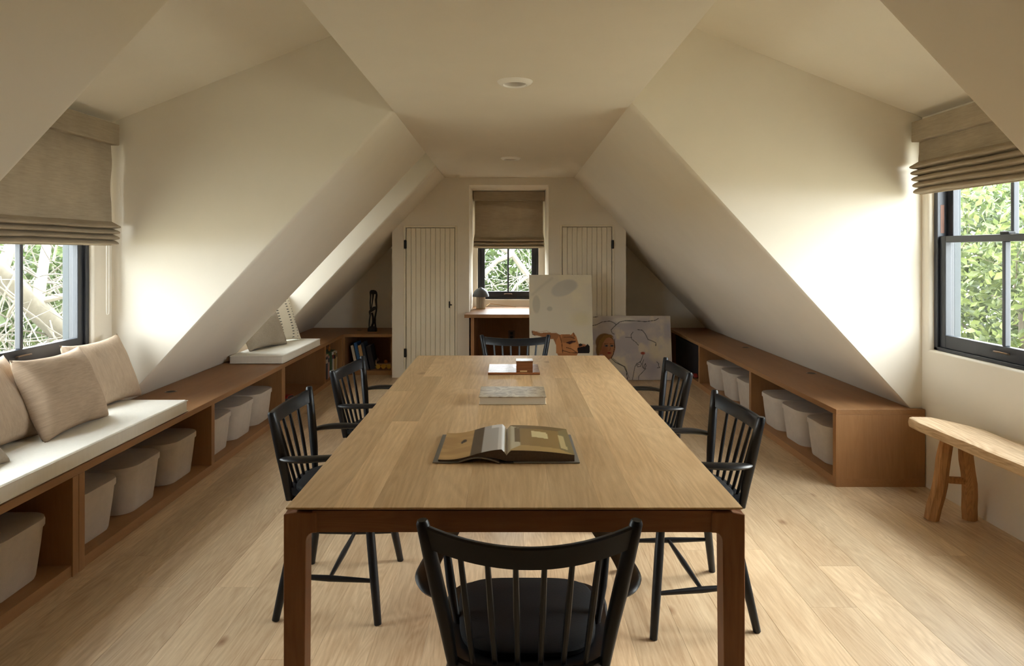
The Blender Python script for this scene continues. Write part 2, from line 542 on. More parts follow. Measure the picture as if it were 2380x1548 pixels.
def wall_with_hole(name, P, u0, u1, z0, z1, hu0, hu1, hz0, hz1, th, bev=0.018):
    """plaster wall slab with one opening; P maps (u, n, z) to the world."""
    bm = bmesh.new()
    us = [u0, hu0, hu1, u1]; zs = [z0, hz0, hz1, z1]
    grid = {}
    for n in (0, th):
        for i, u in enumerate(us):
            for j, z in enumerate(zs):
                grid[i, j, n] = bm.verts.new(P(u, n, z))
    for n in (0, th):
        for i in range(3):
            for j in range(3):
                if (i, j) != (1, 1):
                    bm.faces.new([grid[i, j, n], grid[i + 1, j, n], grid[i + 1, j + 1, n], grid[i, j + 1, n]])
    ring = [(1, 1), (2, 1), (2, 2), (1, 2)]
    for a, c in zip(ring, ring[1:] + ring[:1]):
        bm.faces.new([grid[*a, 0], grid[*c, 0], grid[*c, th], grid[*a, th]])
    rim = [(0, 0), (3, 0), (3, 3), (0, 3)]
    out = [(i, 0) for i in range(4)] + [(3, j) for j in range(1, 4)] + [(i, 3) for i in (2, 1, 0)] + [(0, j) for j in (2, 1)]
    for a, c in zip(out, out[1:] + out[:1]):
        bm.faces.new([grid[*a, 0], grid[*c, 0], grid[*c, th], grid[*a, th]])
    bmesh.ops.recalc_face_normals(bm, faces=bm.faces)
    es = []
    for a, c in zip(ring, ring[1:] + ring[:1]):
        e = bm.edges.get((grid[*a, 0], grid[*c, 0]))
        if e: es.append(e)
    bmesh.ops.bevel(bm, geom=es, offset=bev, segments=4, affect='EDGES', profile=0.5)
    me = bpy.data.meshes.new(name); bm.to_mesh(me); bm.free()
    me.shade_smooth(); me.set_sharp_from_angle(angle=math.radians(30))
    me.materials.append(M['plaster'])
    o = bpy.data.objects.new(name, me); COL.objects.link(o)
    return struct(o)

PL = lambda u, n, z: (-XK - n, u, z)
PR = lambda u, n, z: (XK + n, u, z)
PG = lambda u, n, z: (u, YE + n, z)
WL = (1.86, 3.945, 0.775, 2.03)
WR = (1.80, 3.905, 0.795, 2.03)
W2 = (5.76, 6.48, 0.70, 2.03)
WG = (-0.375, 0.345, 0.785, 2.0)
wall_with_hole('wall_left', PL, 1.775 - .05, 4.12 + .05, -0.05, 2.3, *WL, 0.135)
wall_with_hole('wall_left', PL, 5.69 - .05, 6.55 + .05, -0.05, 2.3, *W2, 0.135)
wall_with_hole('wall_right', PR, 1.69 - .05, 3.97 + .05, -0.05, 2.3, *WR, 0.135)
wall_with_hole('wall_back', PG, -2.6, 2.6, -0.05, 3.2, *WG, 0.14)
struct(MB().box(-2.62, 2.62, YB - 0.15, YB, -0.1, 3.2).build('wall_front', 'plaster'))
struct(MB().box(-2.7, 2.7, YB - .15, YE + .2, 3.2, 3.3).build('roof', 'plaster'))

# closet blocks either side of the desk recess, with real door openings
DOORS = [(-1.112, -0.581, 1.609), (0.563, 1.102, 1.618)]
REC = (-0.432, 0.42, 2.065)
for k, (bx0, bx1) in enumerate(((-1.258, REC[0]), (REC[1], 1.25))):
    dx0, dx1, dz = DOORS[k]
    mb = MB()
    mb.box(bx0, dx0, YW, YW + .05, 0, 2.25); mb.box(dx1, bx1, YW, YW + .05, 0, 2.25); mb.box(dx0, dx1, YW, YW + .05, dz, 2.25)
    mb.box(bx0, bx1, YW + .05, YE, 0, 2.25)
    struct(mb.build('wall_closet', 'plaster', bev=0.0))
    mb = MB()      # slim raised casing around the door
    w, t = 0.022, 0.006
    mb.box(dx0 - w, dx0, YW - t, YW + .002, 0, dz + w); mb.box(dx1, dx1 + w, YW - t, YW + .002, 0, dz + w); mb.box(dx0, dx1, YW - t, YW + .002, dz, dz + w)
    struct(mb.build('trim_%d' % (k + 1), 'door', bev=0.002))
struct(MB().box(REC[0], REC[1], YW, YE, REC[2], 2.3).build('wall_header', 'plaster'))

# plank doors
for k, (dx0, dx1, dz) in enumerate(DOORS):
    g = 0.005
    dr = bpy.data.objects.new('door_%d' % (k + 1), None); dr.location = ((dx0 + dx1) / 2, YW + .02, 0); COL.objects.link(dr)
    PARENT_ORG[dr.name] = tuple(dr.location); struct(dr)
    nb = 10
    bw = (dx1 - dx0 - 2 * g) / nb
    board_me = MB().box(-bw / 2 + .0012, bw / 2 - .0012, 0.0, 0.022, 0.012, dz - g).mesh('board', bev=0.0028, seg=1)
    board_me.materials.append(M['door'])
    for i in range(nb):
        o = bpy.data.objects.new('board', board_me); o.parent = dr
        o.location = (dx0 + g + bw * (i + .5) - dr.location.x, -0.018, 0)
        COL.objects.link(o)
    MB().box(dx0 + g, dx1 - g, YW + .024, YW + .04, 0.012, dz - g).build('door_backing', 'door', dr)
    hx = dx0 - .004 if k == 0 else dx1 + .004
    for hz in (1.36 + (583 - 568) * YW / 1587, 1.36 - (820 - 583) * YW / 1587):
        MB().tube([(hx, YW - .012, hz - .046), (hx, YW - .012, hz + .046)], 0.011, 10).box(hx - .014, hx + .014, YW - .008, YW + .001, hz - .043, hz + .043).build('hinge', 'iron', dr, smooth=True)
    kx = dx1 - .062 if k == 0 else dx0 + .062
    kz = 1.36 - (708 - 583) * YW / 1587
    h = MB().box(kx - .006, kx + .006, YW - .008, YW + .002, kz - .035, kz + .035).build('latch', 'iron', dr)
    MB().tube([(kx, YW - .004, kz), (kx, YW - .035, kz)], .005, 8).tube([(kx - .004, YW - .035, kz), (kx + .03, YW - .037, kz)], .006, 8).build('knob', 'iron', h, smooth=True)

# ------------------------------------------------------------------ floor: separate oak boards on a dark subfloor
fl = struct(MB().box(-2.6, 2.6, YB - .1, YE + .1, -0.12, -0.014).build('floor', 'subfloor'))
pw = 0.18
x = -1.373 - pw * 6
row = 0
while x < 2.40:
    x0, x1 = max(x, -2.42), min(x + pw, 2.42)
    y = YB - random.random() * 1.6
    while y < YE:
        L = random.uniform(1.5, 2.9)
        y0, y1 = max(y, YB), min(y + L, YE)
        if y1 - y0 > 0.05:
            cx, cy = (x0 + x1) / 2, (y0 + y1) / 2
            hw, hl = (x1 - x0) / 2 - .0002, (y1 - y0) / 2 - .0002
            me = MB().box(-hw, hw, -hl, hl, -0.014, 0).mesh('plank', bev=0.0005, seg=1)
            me.materials.append(M['floor_oak'])
            o = bpy.data.objects.new('plank', me); o.location = (cx, cy, 0); o.parent = fl
            COL.objects.link(o)
        y += L
    x += pw; row += 1

# ------------------------------------------------------------------ windows
def bx(P, u0, u1, n0, n1, z0, z1, mb=None):
    mb = mb or MB()
    a = P(u0, n0, z0); c = P(u1, n1, z1)
    return mb.box(a[0], c[0], a[1], c[1], a[2], c[2])

def make_window(idx, P, w, units, zm, lift=True):
    u0, u1, z0, z1 = w
    uc = (u0 + u1) / 2
    root = bpy.data.objects.new('window_%d' % idx, None); root.location = P(uc, 0.05, z0); COL.objects.link(root)
    PARENT_ORG[root.name] = tuple(root.location); struct(root)
    jw = 0.032
    mb = MB()
    bx(P, u0, u0 + jw, .028, .125, z0, z1, mb); bx(P, u1 - jw, u1, .028, .125, z0, z1, mb)
    bx(P, u0, u1, .028, .125, z1 - jw, z1, mb); bx(P, u0, u1, .028, .125, z0, z0 + .02, mb)
    uw = (u1 - u0 - 2 * jw) / units
    for k in range(1, units):
        uu = u0 + jw + uw * k
        bx(P, uu - .03, uu + .03, .02, .125, z0, z1, mb)
    mb.build('window_frame', 'sash', root, bev=0.003)
    mb = MB()
    bx(P, u0 - .06, u0 + .028, .126, .165, z0 - .02, z1, mb); bx(P, u1 - .028, u1 + .06, .126, .165, z0 - .02, z1, mb)
    bx(P, u0, u1, .126, .165, z1 - .03, z1 + .06, mb); bx(P, u0 - .06, u1 + .06, .126, .20, z0 - .04, z0 + .004, mb)
    mb.build('outer_casing', 'sash_out', root, bev=0.003)
    for k in range(units):
        a = u0 + jw + uw * k + (0.03 if k else 0.0); c = u0 + jw + uw * (k + 1) - (0.03 if k < units - 1 else 0.0)
        for (nm, n0, n1, za, zb, rb, rt) in (('lower_sash', .042, .076, z0 + .02, zm + .018, .072, .036), ('upper_sash', .084, .118, zm - .018, z1 - jw, .036, .05)):
            st = 0.05
            mb = MB()
            bx(P, a, a + st, n0, n1, za, zb, mb); bx(P, c - st, c, n0, n1, za, zb, mb)
            bx(P, a + st, c - st, n0, n1, za, za + rb, mb); bx(P, a + st, c - st, n0, n1, zb - rt, zb, mb)
            sash = mb.build(nm, 'sash', root, bev=0.003)
            mu = (a + c) / 2
            mb = bx(P, mu - .011, mu + .011, n0 + .002, n1 - .002, za + rb, zb - rt)
            mb.build('muntin', 'sash', sash, bev=0.004)
            for (ua, ub) in ((a + st, mu - .011), (mu + .011, c - st)):
                nc = (n0 + n1) / 2
                bx(P, ua - .004, ub + .004, nc - .0015, nc + .0015, za + rb - .004, zb - rt + .004).build('pane', 'glass', sash)
            if nm == 'lower_sash':
                zz = za + rb * .52
                p = [P(mu - .045, n0 + .002, zz), P(mu - .045, n0 - .014, zz + .004), P(mu - .035, n0 - .02, zz + .006), P(mu + .035, n0 - .02, zz + .006), P(mu + .045, n0 - .014, zz + .004), P(mu + .045, n0 + .002, zz)]
                MB().tube(p, .0045, 6).build('sash_lift', 'bronze', sash, smooth=True)
                bx(P, mu - .03, mu + .03, n0 + .004, n1 + .01, zb, zb + .014).build('sash_lock', 'iron', sash, bev=.004)
    return root

make_window(1, PL, WL, 2, 1.42)
w2 = make_window(2, PR, WR, 2, 1.425)
bx(PR, WR[1] - .0335, WR[1] - .0318, .046, .066, 1.46, 1.62).build('sash_pulley_plate', 'c_rust', w2)
make_window(3, PG, WG, 1, 1.40)
make_window(4, PL, W2, 1, 1.42)

# ------------------------------------------------------------------ built-in benches
ZT = 0.447
TT = 0.032
FL = -1.82; FR = 1.88
def cab_unit(name, label, s, front, back, y0, y1, divs, th=.04, group=None):
    """open-fronted cabinet carcass along a side wall; s = -1 west, 1 east."""
    t = thing(name, label, 'cabinet', ((front + back) / 2, (y0 + y1) / 2, 0), group)
    z1 = ZT - TT
    MB().box(front + s * .006, back, y0, y1, 0.0, 0.048).build('bottom_shelf', 'cab', t, bev=.001)
    for (a, c) in ((y0, y0 + th), (y1 - th, y1)):
        MB().box(front, 2.395 if (s > 0 and a == y0) else back, a + .0005, c - .0005, 0.0, z1).build('side_panel', 'cab_end', t, bev=.001)
    for d in divs:
        MB().box(front + s * .001, back, d - .022, d + .022, 0.048, z1).build('divider', 'cab_end', t, bev=.001)
    MB().box(back - s * .018, back, y0 + th, y1 - th, 0.048, z1).build('back_panel', 'cab', t)
    return t
G = 'built-in open cabinets along the eaves'
cab_unit('cabinet', 'oak open cabinet holding one lone felt bin below the long white cushion', -1, FL, -2.36, 1.30, 2.885, [1.9], group=G)
cab_unit('cabinet', 'oak open cabinet with two bays of three felt bins each, facing the rustic bench side', -1, FL, -2.36, 2.887, 5.50, [4.195], group=G)
cab_unit('cabinet', 'oak open cabinet with toys and upright books below the short white cushion', -1, FL, -2.36, 5.502, 7.47, [6.755], group=G)
cab_unit('cabinet', 'long oak cabinet with plain end panel and six felt bins beside the rustic bench', 1, FR, 2.36, 3.93, 8.08, [5.335, 6.775], group=G)
# return in the alcove left of the closet door
t = thing('cabinet', 'short oak open cabinet with leaning books below the black carved figure', 'cabinet', (-1.54, 7.8, 0), G)
MB().box(-1.82, -1.262, 7.476, 8.08, 0, .048).build('bottom_shelf', 'cab', t)
MB().box(-1.86, -1.80, 7.472, 8.08, 0.0, ZT - TT).build('side_panel', 'cab_end', t)
MB().box(-1.30, -1.262, 7.476, 8.08, 0.048, ZT - TT).build('side_panel', 'cab_end', t)
MB().box(-1.80, -1.30, 8.05, 8.08, 0.048, ZT - TT).build('back_panel', 'cab', t)
# continuous worktops
mb = MB().prism([(FL, 1.28), (-2.328, 1.28), (-2.328, 1.79), (-2.395, 1.79), (-2.395, 4.11), (-2.328, 4.11), (-2.328, 5.70), (-2.395, 5.70), (-2.395, 6.54), (-2.328, 6.54), (-2.328, 8.098), (-1.262, 8.098), (-1.262, 7.47), (FL, 7.47)], ZT - TT, ZT, 'Z')
wt = tag(mb.build('worktop', 'cab', org=(-2.1, 4.5, ZT), bev=.002), 'continuous oak bench top carrying both white seat cushions', 'worktop', 'oak bench tops')
mb = MB().prism([(FR, 3.93), (2.395, 3.93), (2.395, 3.965), (2.328, 3.965), (2.328, 8.098), (FR, 8.098)], ZT - TT, ZT, 'Z')
wt2 = tag(mb.build('worktop', 'cab', org=(2.1, 6, ZT), bev=.002), 'bare oak bench top with two cable grommets beside the rustic bench', 'worktop', 'oak bench tops')

def grommet(x, y, label):
    t = thing('cable_grommet', label, 'grommet', (x, y, ZT), 'cable grommets in the bench tops')
    MB().lathe([(.028, ZT), (.030, ZT + .003), (.036, ZT + .003), (.038, ZT)], (x, y, 0), 24).build('rim', 'bronze', t, smooth=True)
    MB().lathe([(.0005, ZT + .0012), (.029, ZT + .0012)], (x, y, 0), 24).build('insert', 'iron', t)
def on_top(px, py):
    d = (H - ZT) * 1587 / (py - 583)
    return ((px - 1184) * d / 1587, d)
grommet(*on_top(397, 911), 'small round cable grommet beside the beige pillows')
grommet(*on_top(1733, 808), 'round cable grommet on the bare bench top, the one nearer the paintings')
grommet(*on_top(1886, 868), 'round cable grommet on the bare bench top, the one nearer the rustic bench')
grommet(*on_top(835, 768), 'dim round grommet beside the black carved figure')

# ------------------------------------------------------------------ felt storage bins
def rrect(w, d, r, n=6):
    pts = []
    for (cx, cy, a0) in ((w / 2 - r, d / 2 - r, 0), (-w / 2 + r, d / 2 - r, 90), (-w / 2 + r, -d / 2 + r, 180), (w / 2 - r, -d / 2 + r, 270)):
        for k in range(n + 1):
            a = math.radians(a0 + 90 * k / n)
            pts.append((cx + r * math.cos(a), cy + r * math.sin(a)))
    return pts
def loft(rings, cap=True):
    mb = MB(); n = len(rings[0])
    vs = [p for r in rings for p in r]
    fs = [(i * n + k, i * n + (k + 1) % n, (i + 1) * n + (k + 1) % n, (i + 1) * n + k) for i in range(len(rings) - 1) for k in range(n)]
    if cap: fs += [tuple(range(n))[::-1], tuple(range((len(rings) - 1) * n, len(rings) * n))]
    return mb.add(vs, fs)
def ring(w, d, r, z):
    return [(p[0], p[1], z) for p in rrect(w, d, r)]
BW, BD = 0.37, 0.385
bin_body = loft([ring(BD * .84, BW * .84, .075, 0.0), ring(BD * .86, BW * .86, .08, .008), ring(BD * .93, BW * .93, .085, .13), ring(BD * .975, BW * .975, .09, .222), ring(BD * .95, BW * .95, .085, .222)]).mesh('body', smooth=True)
bin_lid = loft([ring(BD * .955, BW * .955, .088, .205), ring(BD * 1.0, BW * 1.0, .095, .206), ring(BD * 1.003, BW * 1.003, .096, .228), ring(BD * .992, BW * .992, .094, .236), ring(BD * .96, BW * .96, .09, .238)]).mesh('lid', smooth=True)
bin_body.materials.append(M['felt']); bin_lid.materials.append(M['felt'])
def felt_bin(x, y, label, rz=0.0):
    t = thing('storage_bin', label, 'bin', (x, y, .0485), 'lidded felt bins in the benches', local=True)
    t.rotation_euler = (0, 0, rz)
    for nm, me in (('body', bin_body), ('lid', bin_lid)):
        o = bpy.data.objects.new(nm, me); o.parent = t; COL.objects.link(o)
FB = -1.865 - BD / 2
RB = 1.925 + BD / 2
felt_bin(FB, 2.81 - BW / 2, 'felt bin standing alone below the long white cushion, nearest the camera', .03)
felt_bin(FB, 3.305 - BW / 2, 'shaded felt bin next to the double divider, below the three beige pillows', -.02)
felt_bin(FB, 3.715 - BW / 2, 'middle felt bin of the three below the end of the long white cushion', .03)
felt_bin(FB, 4.14 - BW / 2, 'felt bin with the brightly lit front below the end of the long white cushion', .0)
felt_bin(FB, 4.65 - BW / 2, 'first felt bin past the divider below the bare stretch between the white cushions', .02)
felt_bin(FB, 5.045 - BW / 2, 'middle felt bin below the bare stretch of bench between the white cushions', -.02)
felt_bin(FB, 5.44 - BW / 2, 'felt bin just before the toy shelf below the short white cushion', .0)
felt_bin(RB, 5.10, 'felt bin against the divider in the bay nearest the rustic bench', .0)
felt_bin(RB, 4.71, 'middle felt bin in the bay nearest the rustic bench', .02)
felt_bin(RB, 4.31, 'felt bin beside the plain oak end panel near the rustic bench', -.02)
felt_bin(RB, 6.55, 'felt bin nearest the leaning paintings, in the farther bay', .02)
felt_bin(RB, 6.10, 'middle felt bin in the farther bay behind the black chairs', .0)
felt_bin(RB, 5.68, 'felt bin partly hidden by the divider in the farther bay behind the black chairs', .0)

# ------------------------------------------------------------------ seat cushions
def cushion(label, x0, x1, y0, y1, z0, z1):
    t = thing('seat_cushion', label, 'cushion', ((x0 + x1) / 2, (y0 + y1) / 2, z0), 'white foam bench cushions')
    MB().box(x0, x1, y0, y1, z0, z1).build('pad', 'cushion_white', t, bev=.009, seg=3, smooth=True)
    mb = MB()
    e = .002
    for z in (z0 + .006, z1 - .006):
        mb.tube([(x1 + e, y0 - e, z), (x1 + e, y1 + e, z), (x0, y1 + e, z)], .0022, 5)
        mb.tube([(x0, y0 - e, z), (x1 + e, y0 - e, z)], .0022, 5)
    mb.build('piping', 'cushion_white', t)
cushion('long white bench cushion under the beige pillows', -2.385, -1.826, 1.80, 3.87, ZT + .001, ZT + .070)
cushion('short white bench cushion under the dash-stitched pillow', -2.255, -1.826, 5.50, 6.59, ZT + .001, ZT + .068)

# ------------------------------------------------------------------ throw pillows
def pillow(name, label, mat, base, w, h, th, yaw, lean, roll=0.0, seed=1, n=34, colour=None, slump=0.0):
    """stands on its lower edge at base; yaw 0 faces +X; lean tilts the top back (-X)."""
    mb = MB()
    us = np.linspace(-1, 1, n)
    vs = []
    cols = []
    def P(u, v, side):
        e = max(0.0, (1 - abs(u) ** 2.6)) * max(0.0, (1 - abs(v) ** 2.6))
        t = th / 2 * e ** 0.42
        x = w / 2 * u * (1 - .10 * (1 - v * v) * (abs(u) ** 3)) * (1 + .03 * (u * v) ** 6)
        z = h / 2 * v * (1 - .10 * (1 - u * u) * (abs(v) ** 3)) * (1 + .03 * (u * v) ** 6)
        wr = float(fbm(u * 2.1 + 7 * seed + 2 * side, v * 2.1 + 3, seed)) - .5
        edge = (abs(u) + abs(v))
        t *= 1 + .22 * wr
        rad = math.hypot(abs(u), abs(v))
        # radial puckers near the corners
        ang = math.atan2(v, u)
        t += side * 0 + .006 * math.sin(9 * ang + seed) * max(0, rad - .75) * e ** .2
        if slump: z -= slump * max(0, v) * (1 - abs(u) ** 2)
        return (side * t, x, z + h / 2)
    for side in (1, -1):
        for j in range(n):
            for i in range(n):
                vs.append(P(us[i], us[j], side))
    fs = []
    for s in range(2):
        o = s * n * n
        for j in range(n - 1):
            for i in range(n - 1):
                q = (o + j * n + i, o + j * n + i + 1, o + (j + 1) * n + i + 1, o + (j + 1) * n + i)
                fs.append(q if s == 0 else q[::-1])
    mb.add(vs, fs)
    me = mb.mesh(name, fixn=False)
    bm = bmesh.new(); bm.from_mesh(me); bmesh.ops.remove_doubles(bm, verts=bm.verts, dist=1e-5); bmesh.ops.recalc_face_normals(bm, faces=bm.faces); bm.to_mesh(me); bm.free()
    me.shade_smooth()
    if colour is not None:
        at = me.color_attributes.new('print', 'FLOAT_COLOR', 'POINT')
        co = np.zeros(len(me.vertices) * 3); me.vertices.foreach_get('co', co); co = co.reshape(-1, 3)
        c = colour(co[:, 1] / (w / 2), co[:, 2] / h * 2 - 1)
        at.data.foreach_set('color', np.concatenate([c, np.ones((len(c), 1))], 1).ravel())
    me.materials.append(M[mat])
    o = bpy.data.objects.new(name, me)
    R = Matrix.Rotation(yaw, 4, 'Z') @ Matrix.Rotation(-lean, 4, 'Y') @ Matrix.Rotation(roll, 4, 'X')
    o.matrix_world = Matrix.Translation(base) @ R
    COL.objects.link(o)
    return tag(o, label, 'pillow', 'throw pillows on the window seats')
ZC = ZT + .070
def dashes(u, v):
    base = np.array(s2l((236, 228, 210)))[None, :] * np.ones((len(u), 3))
    ink = np.array(s2l((70, 74, 70)))
    for (c, wd) in ((-.72, .10), (-.5, .03), (-.1, .13), (.1, .02), (.5, .10), (.78, .05)):
        hit = (np.abs(u - c) < wd * .55) & ((np.floor((v + 1) * 13) + 0 * u) % 1 == 0) & ((((v + 1) * 8.5) % 1) < .30)
        if wd >= .05: base[hit] = ink
    return base
pillow('throw_pillow', 'horizontally ribbed beige pillow in front of the other two beige ones', 'pillow_beige', (-2.05, 3.25, ZC - .006), .50, .39, .17, .05, .40, -.02, seed=3)
pillow('throw_pillow', 'plain beige pillow against the dormer corner behind the ribbed one', 'pillow_beige_v', (-2.17, 3.77, ZC - .006), .44, .385, .15, -.10, .40, .02, seed=5)
pillow('throw_pillow', 'plain beige pillow cut off by the picture edge on the long cushion', 'pillow_beige_v', (-2.16, 2.92, ZC - .006), .46, .40, .16, .02, .44, .0, seed=8)
pillow('throw_pillow', 'grey pillow whose tip just enters the picture on the long cushion', 'pillow_grey', (-2.03, 2.54, ZC - .006), .40, .30, .14, -.15, .80, .0, seed=9)
pillow('throw_pillow', 'cream pillow with rows of dark stitched dashes on the short cushion', 'pillow_print', (-2.085, 6.30, ZC - .004), .46, .45, .12, -.44, .34, .03, seed=12, n=110, colour=dashes)
pillow('throw_pillow', 'slouching grey linen pillow on the short cushion', 'pillow_grey', (-2.10, 5.965, ZC - .006), .50, .36, .17, -.30, .42, -.02, seed=15, slump=.05)

# ------------------------------------------------------------------ roman blinds
def roman_blind(label, P, u0, u1, ztop, zval, zfold, zbot, nf, chain_u=None, chain_z=None, seed=1):
    """P maps (u, n, z); n < 0 is into the room."""
    t = thing('roman_blind', label, 'blind', P((u0 + u1) / 2, -.04, zbot), 'linen roman blinds')
    bx(P, u0, u1, -.085, -.01, zval, ztop).build('valance', 'linen', t, bev=.004)
    prof = []
    zz = np.linspace(zval + .03, zfold + .01, 26)
    for z in zz:
        prof.append((-.045 - .004 * math.sin((z - zfold) * 22) , z))
    H_ = zfold - zbot
    for k in range(nf):
        za = zfold - H_ * k / nf; zb = zfold - H_ * (k + 1) / nf
        out = .062 - .006 * k
        for a in np.linspace(0, 1, 8)[1:]:
            prof.append((-.046 - out * math.sin(PI * min(a * 1.15, 1)) ** .8 * (1 - .35 * a), za + (zb - za) * a - .010 * math.sin(PI * a)))
    ns = 60
    mb = MB(); vs = []; fs = []
    us_ = np.linspace(u0 + .018, u1 - .018, ns)
    for (off) in (0.0, .004):
        for i, u in enumerate(us_):
            for j, (n_, z) in enumerate(prof):
                wv = (float(fbm(u * 3.0, z * 7, seed)) - .5)
                low = max(0, min(1, (zfold + .06 - z) / .06))
                vs.append(P(u + (.012 * low * (1 if i == ns - 1 else -1 if i == 0 else 0)), n_ + .010 * wv + off, z + .012 * wv * low))
    m_ = len(prof)
    for s in range(2):
        o = s * ns * m_
        for i in range(ns - 1):
            for j in range(m_ - 1):
                fs.append((o + i * m_ + j, o + i * m_ + j + 1, o + (i + 1) * m_ + j + 1, o + (i + 1) * m_ + j))
    for i in range(ns - 1):
        j = m_ - 1
        fs.append((i * m_ + j, (i + 1) * m_ + j, ns * m_ + (i + 1) * m_ + j, ns * m_ + i * m_ + j))
    for i in (0, ns - 1):
        for j in range(m_ - 1):
            fs.append((i * m_ + j, i * m_ + j + 1, ns * m_ + i * m_ + j + 1, ns * m_ + i * m_ + j))
    mb.add(vs, fs).build('fabric_panel', 'linen', t, smooth=True)
    bx(P, u0 + .02, u1 - .02, -.050, -.040, zbot - .004, zbot + .016).build('bottom_batten', 'linen', t, bev=.003)
    if chain_u:
        a, c = chain_u
        pts = [P(a, -.03, zval), P(a, -.03, chain_z + .02), P(a + (c - a) * .2, -.03, chain_z), P(a + (c - a) * .8, -.03, chain_z), P(c, -.03, chain_z + .02), P(c, -.03, zval)]
        MB().tube(pts, .0022, 5).build('pull_chain', 'white_trim', t)
    return t
roman_blind('linen roman blind pulled well down over the window seat, with hanging chain', PL, 1.80, 4.055, 2.108, 1.985, 1.52, 1.395, 4, (4.015, 4.04), .985, seed=2)
roman_blind('linen roman blind folded high above the leafy hedge window', PR, 1.74, 3.935, 2.10, 1.985, 1.865, 1.685, 5, seed=5)
roman_blind('small linen roman blind in the recess over the desk', PG, REC[0] + .006, REC[1] - .006, 2.06, 1.948, 1.508, 1.395, 3, seed=9)

# ------------------------------------------------------------------ dining table
TX0, TX1, TY0, TY1, TZ = -0.531, 0.554, 1.6215, 3.976, 0.75
t = thing('dining_table', 'long pale oak dining table with thin chamfered top amid six black chairs', 'table', ((TX0 + TX1) / 2, (TY0 + TY1) / 2, 0))
ch = .042
mb = MB()
r0 = [(TX0, TY0), (TX1, TY0), (TX1, TY1), (TX0, TY1)]
r1 = [(TX0 + ch, TY0 + ch), (TX1 - ch, TY0 + ch), (TX1 - ch, TY1 - ch), (TX0 + ch, TY1 - ch)]
mb = loft([[(p[0], p[1], TZ - .022) for p in r1], [(p[0], p[1], TZ - .0042) for p in r0], [(p[0], p[1], TZ - .003) for p in r0]])
top = mb.build('table_top', 'table_oak', t)
sw = [.112, .094, .120, .101, .108, .098, .116, .090, .124, .122]
k_ = (TX1 - TX0) / sum(sw)
x = TX0
for w_ in sw:
    w_ *= k_
    cut = sorted([TY0, TY1] + ([random.uniform(TY0 + .5, TY1 - .5)] if random.random() < .8 else [random.uniform(TY0 + .4, TY0 + .9), random.uniform(TY1 - .9, TY1 - .4)]))
    for y0, y1 in zip(cut[:-1], cut[1:]):
        cx, cy = x + w_ / 2, (y0 + y1) / 2
        me = MB().box(-w_ / 2 + .0001, w_ / 2 - .0001, -(y1 - y0) / 2 + .0001, (y1 - y0) / 2 - .0001, -.003, 0).mesh('stave')
        me.materials.append(M['table_oak'])
        o = bpy.data.objects.new('stave', me); o.parent = top
        b_ = PARENT_ORG[top.name]
        o.location = (cx - b_[0], cy - b_[1], TZ); COL.objects.link(o)
    x += w_
AZ0, AZ1 = .688, .739
for sx, ex in ((1, TX0 - .007), (-1, TX1 + .007)):
    for sy, ey in ((1, TY0 + .004), (-1, TY1 - .004)):
        def prof(w0, w1):
            pts = [(0, 0), (w0, 0)]
            pts += [(w1, AZ0 - .022)]
            for a in np.linspace(0, 90, 6)[1:]:
                pts.append((w1 + .018 * (1 - math.cos(math.radians(a))), AZ0 - .022 + .022 * math.sin(math.radians(a))))
            pts += [(w1 + .026, AZ0), (w1 + .026, .735), (.03, .737), (0, .732)]
            return pts
        mb = MB()
        px = [(ex + sx * p[0], p[1]) for p in prof(.047, .053)]
        mb.prism(px, ey, ey + sy * .05, 'Y')
        py = [(ey + sy * p[0], p[1]) for p in prof(.047, .053)]
        mb.prism([(a + sy * .0015, min(c, .7365)) for a, c in py], ex + sx * .0015, ex + sx * .0485, 'X')
        mb.build('leg', 'table_leg', t, bev=.0015, seg=1)
ai = .009
MB().box(TX0 + .06, TX1 - .06, TY0 + ai, TY0 + ai + .022, AZ0, AZ1).build('apron', 'table_apron', t)
MB().box(TX0 + .06, TX1 - .06, TY1 - ai - .022, TY1 - ai, AZ0, AZ1).build('apron', 'table_apron', t)
MB().box(TX0 + ai, TX0 + ai + .022, TY0 + .06, TY1 - .06, AZ0, AZ1).build('apron', 'table_oak', t)
MB().box(TX1 - ai - .022, TX1 - ai, TY0 + .06, TY1 - .06, AZ0, AZ1).build('apron', 'table_oak', t)

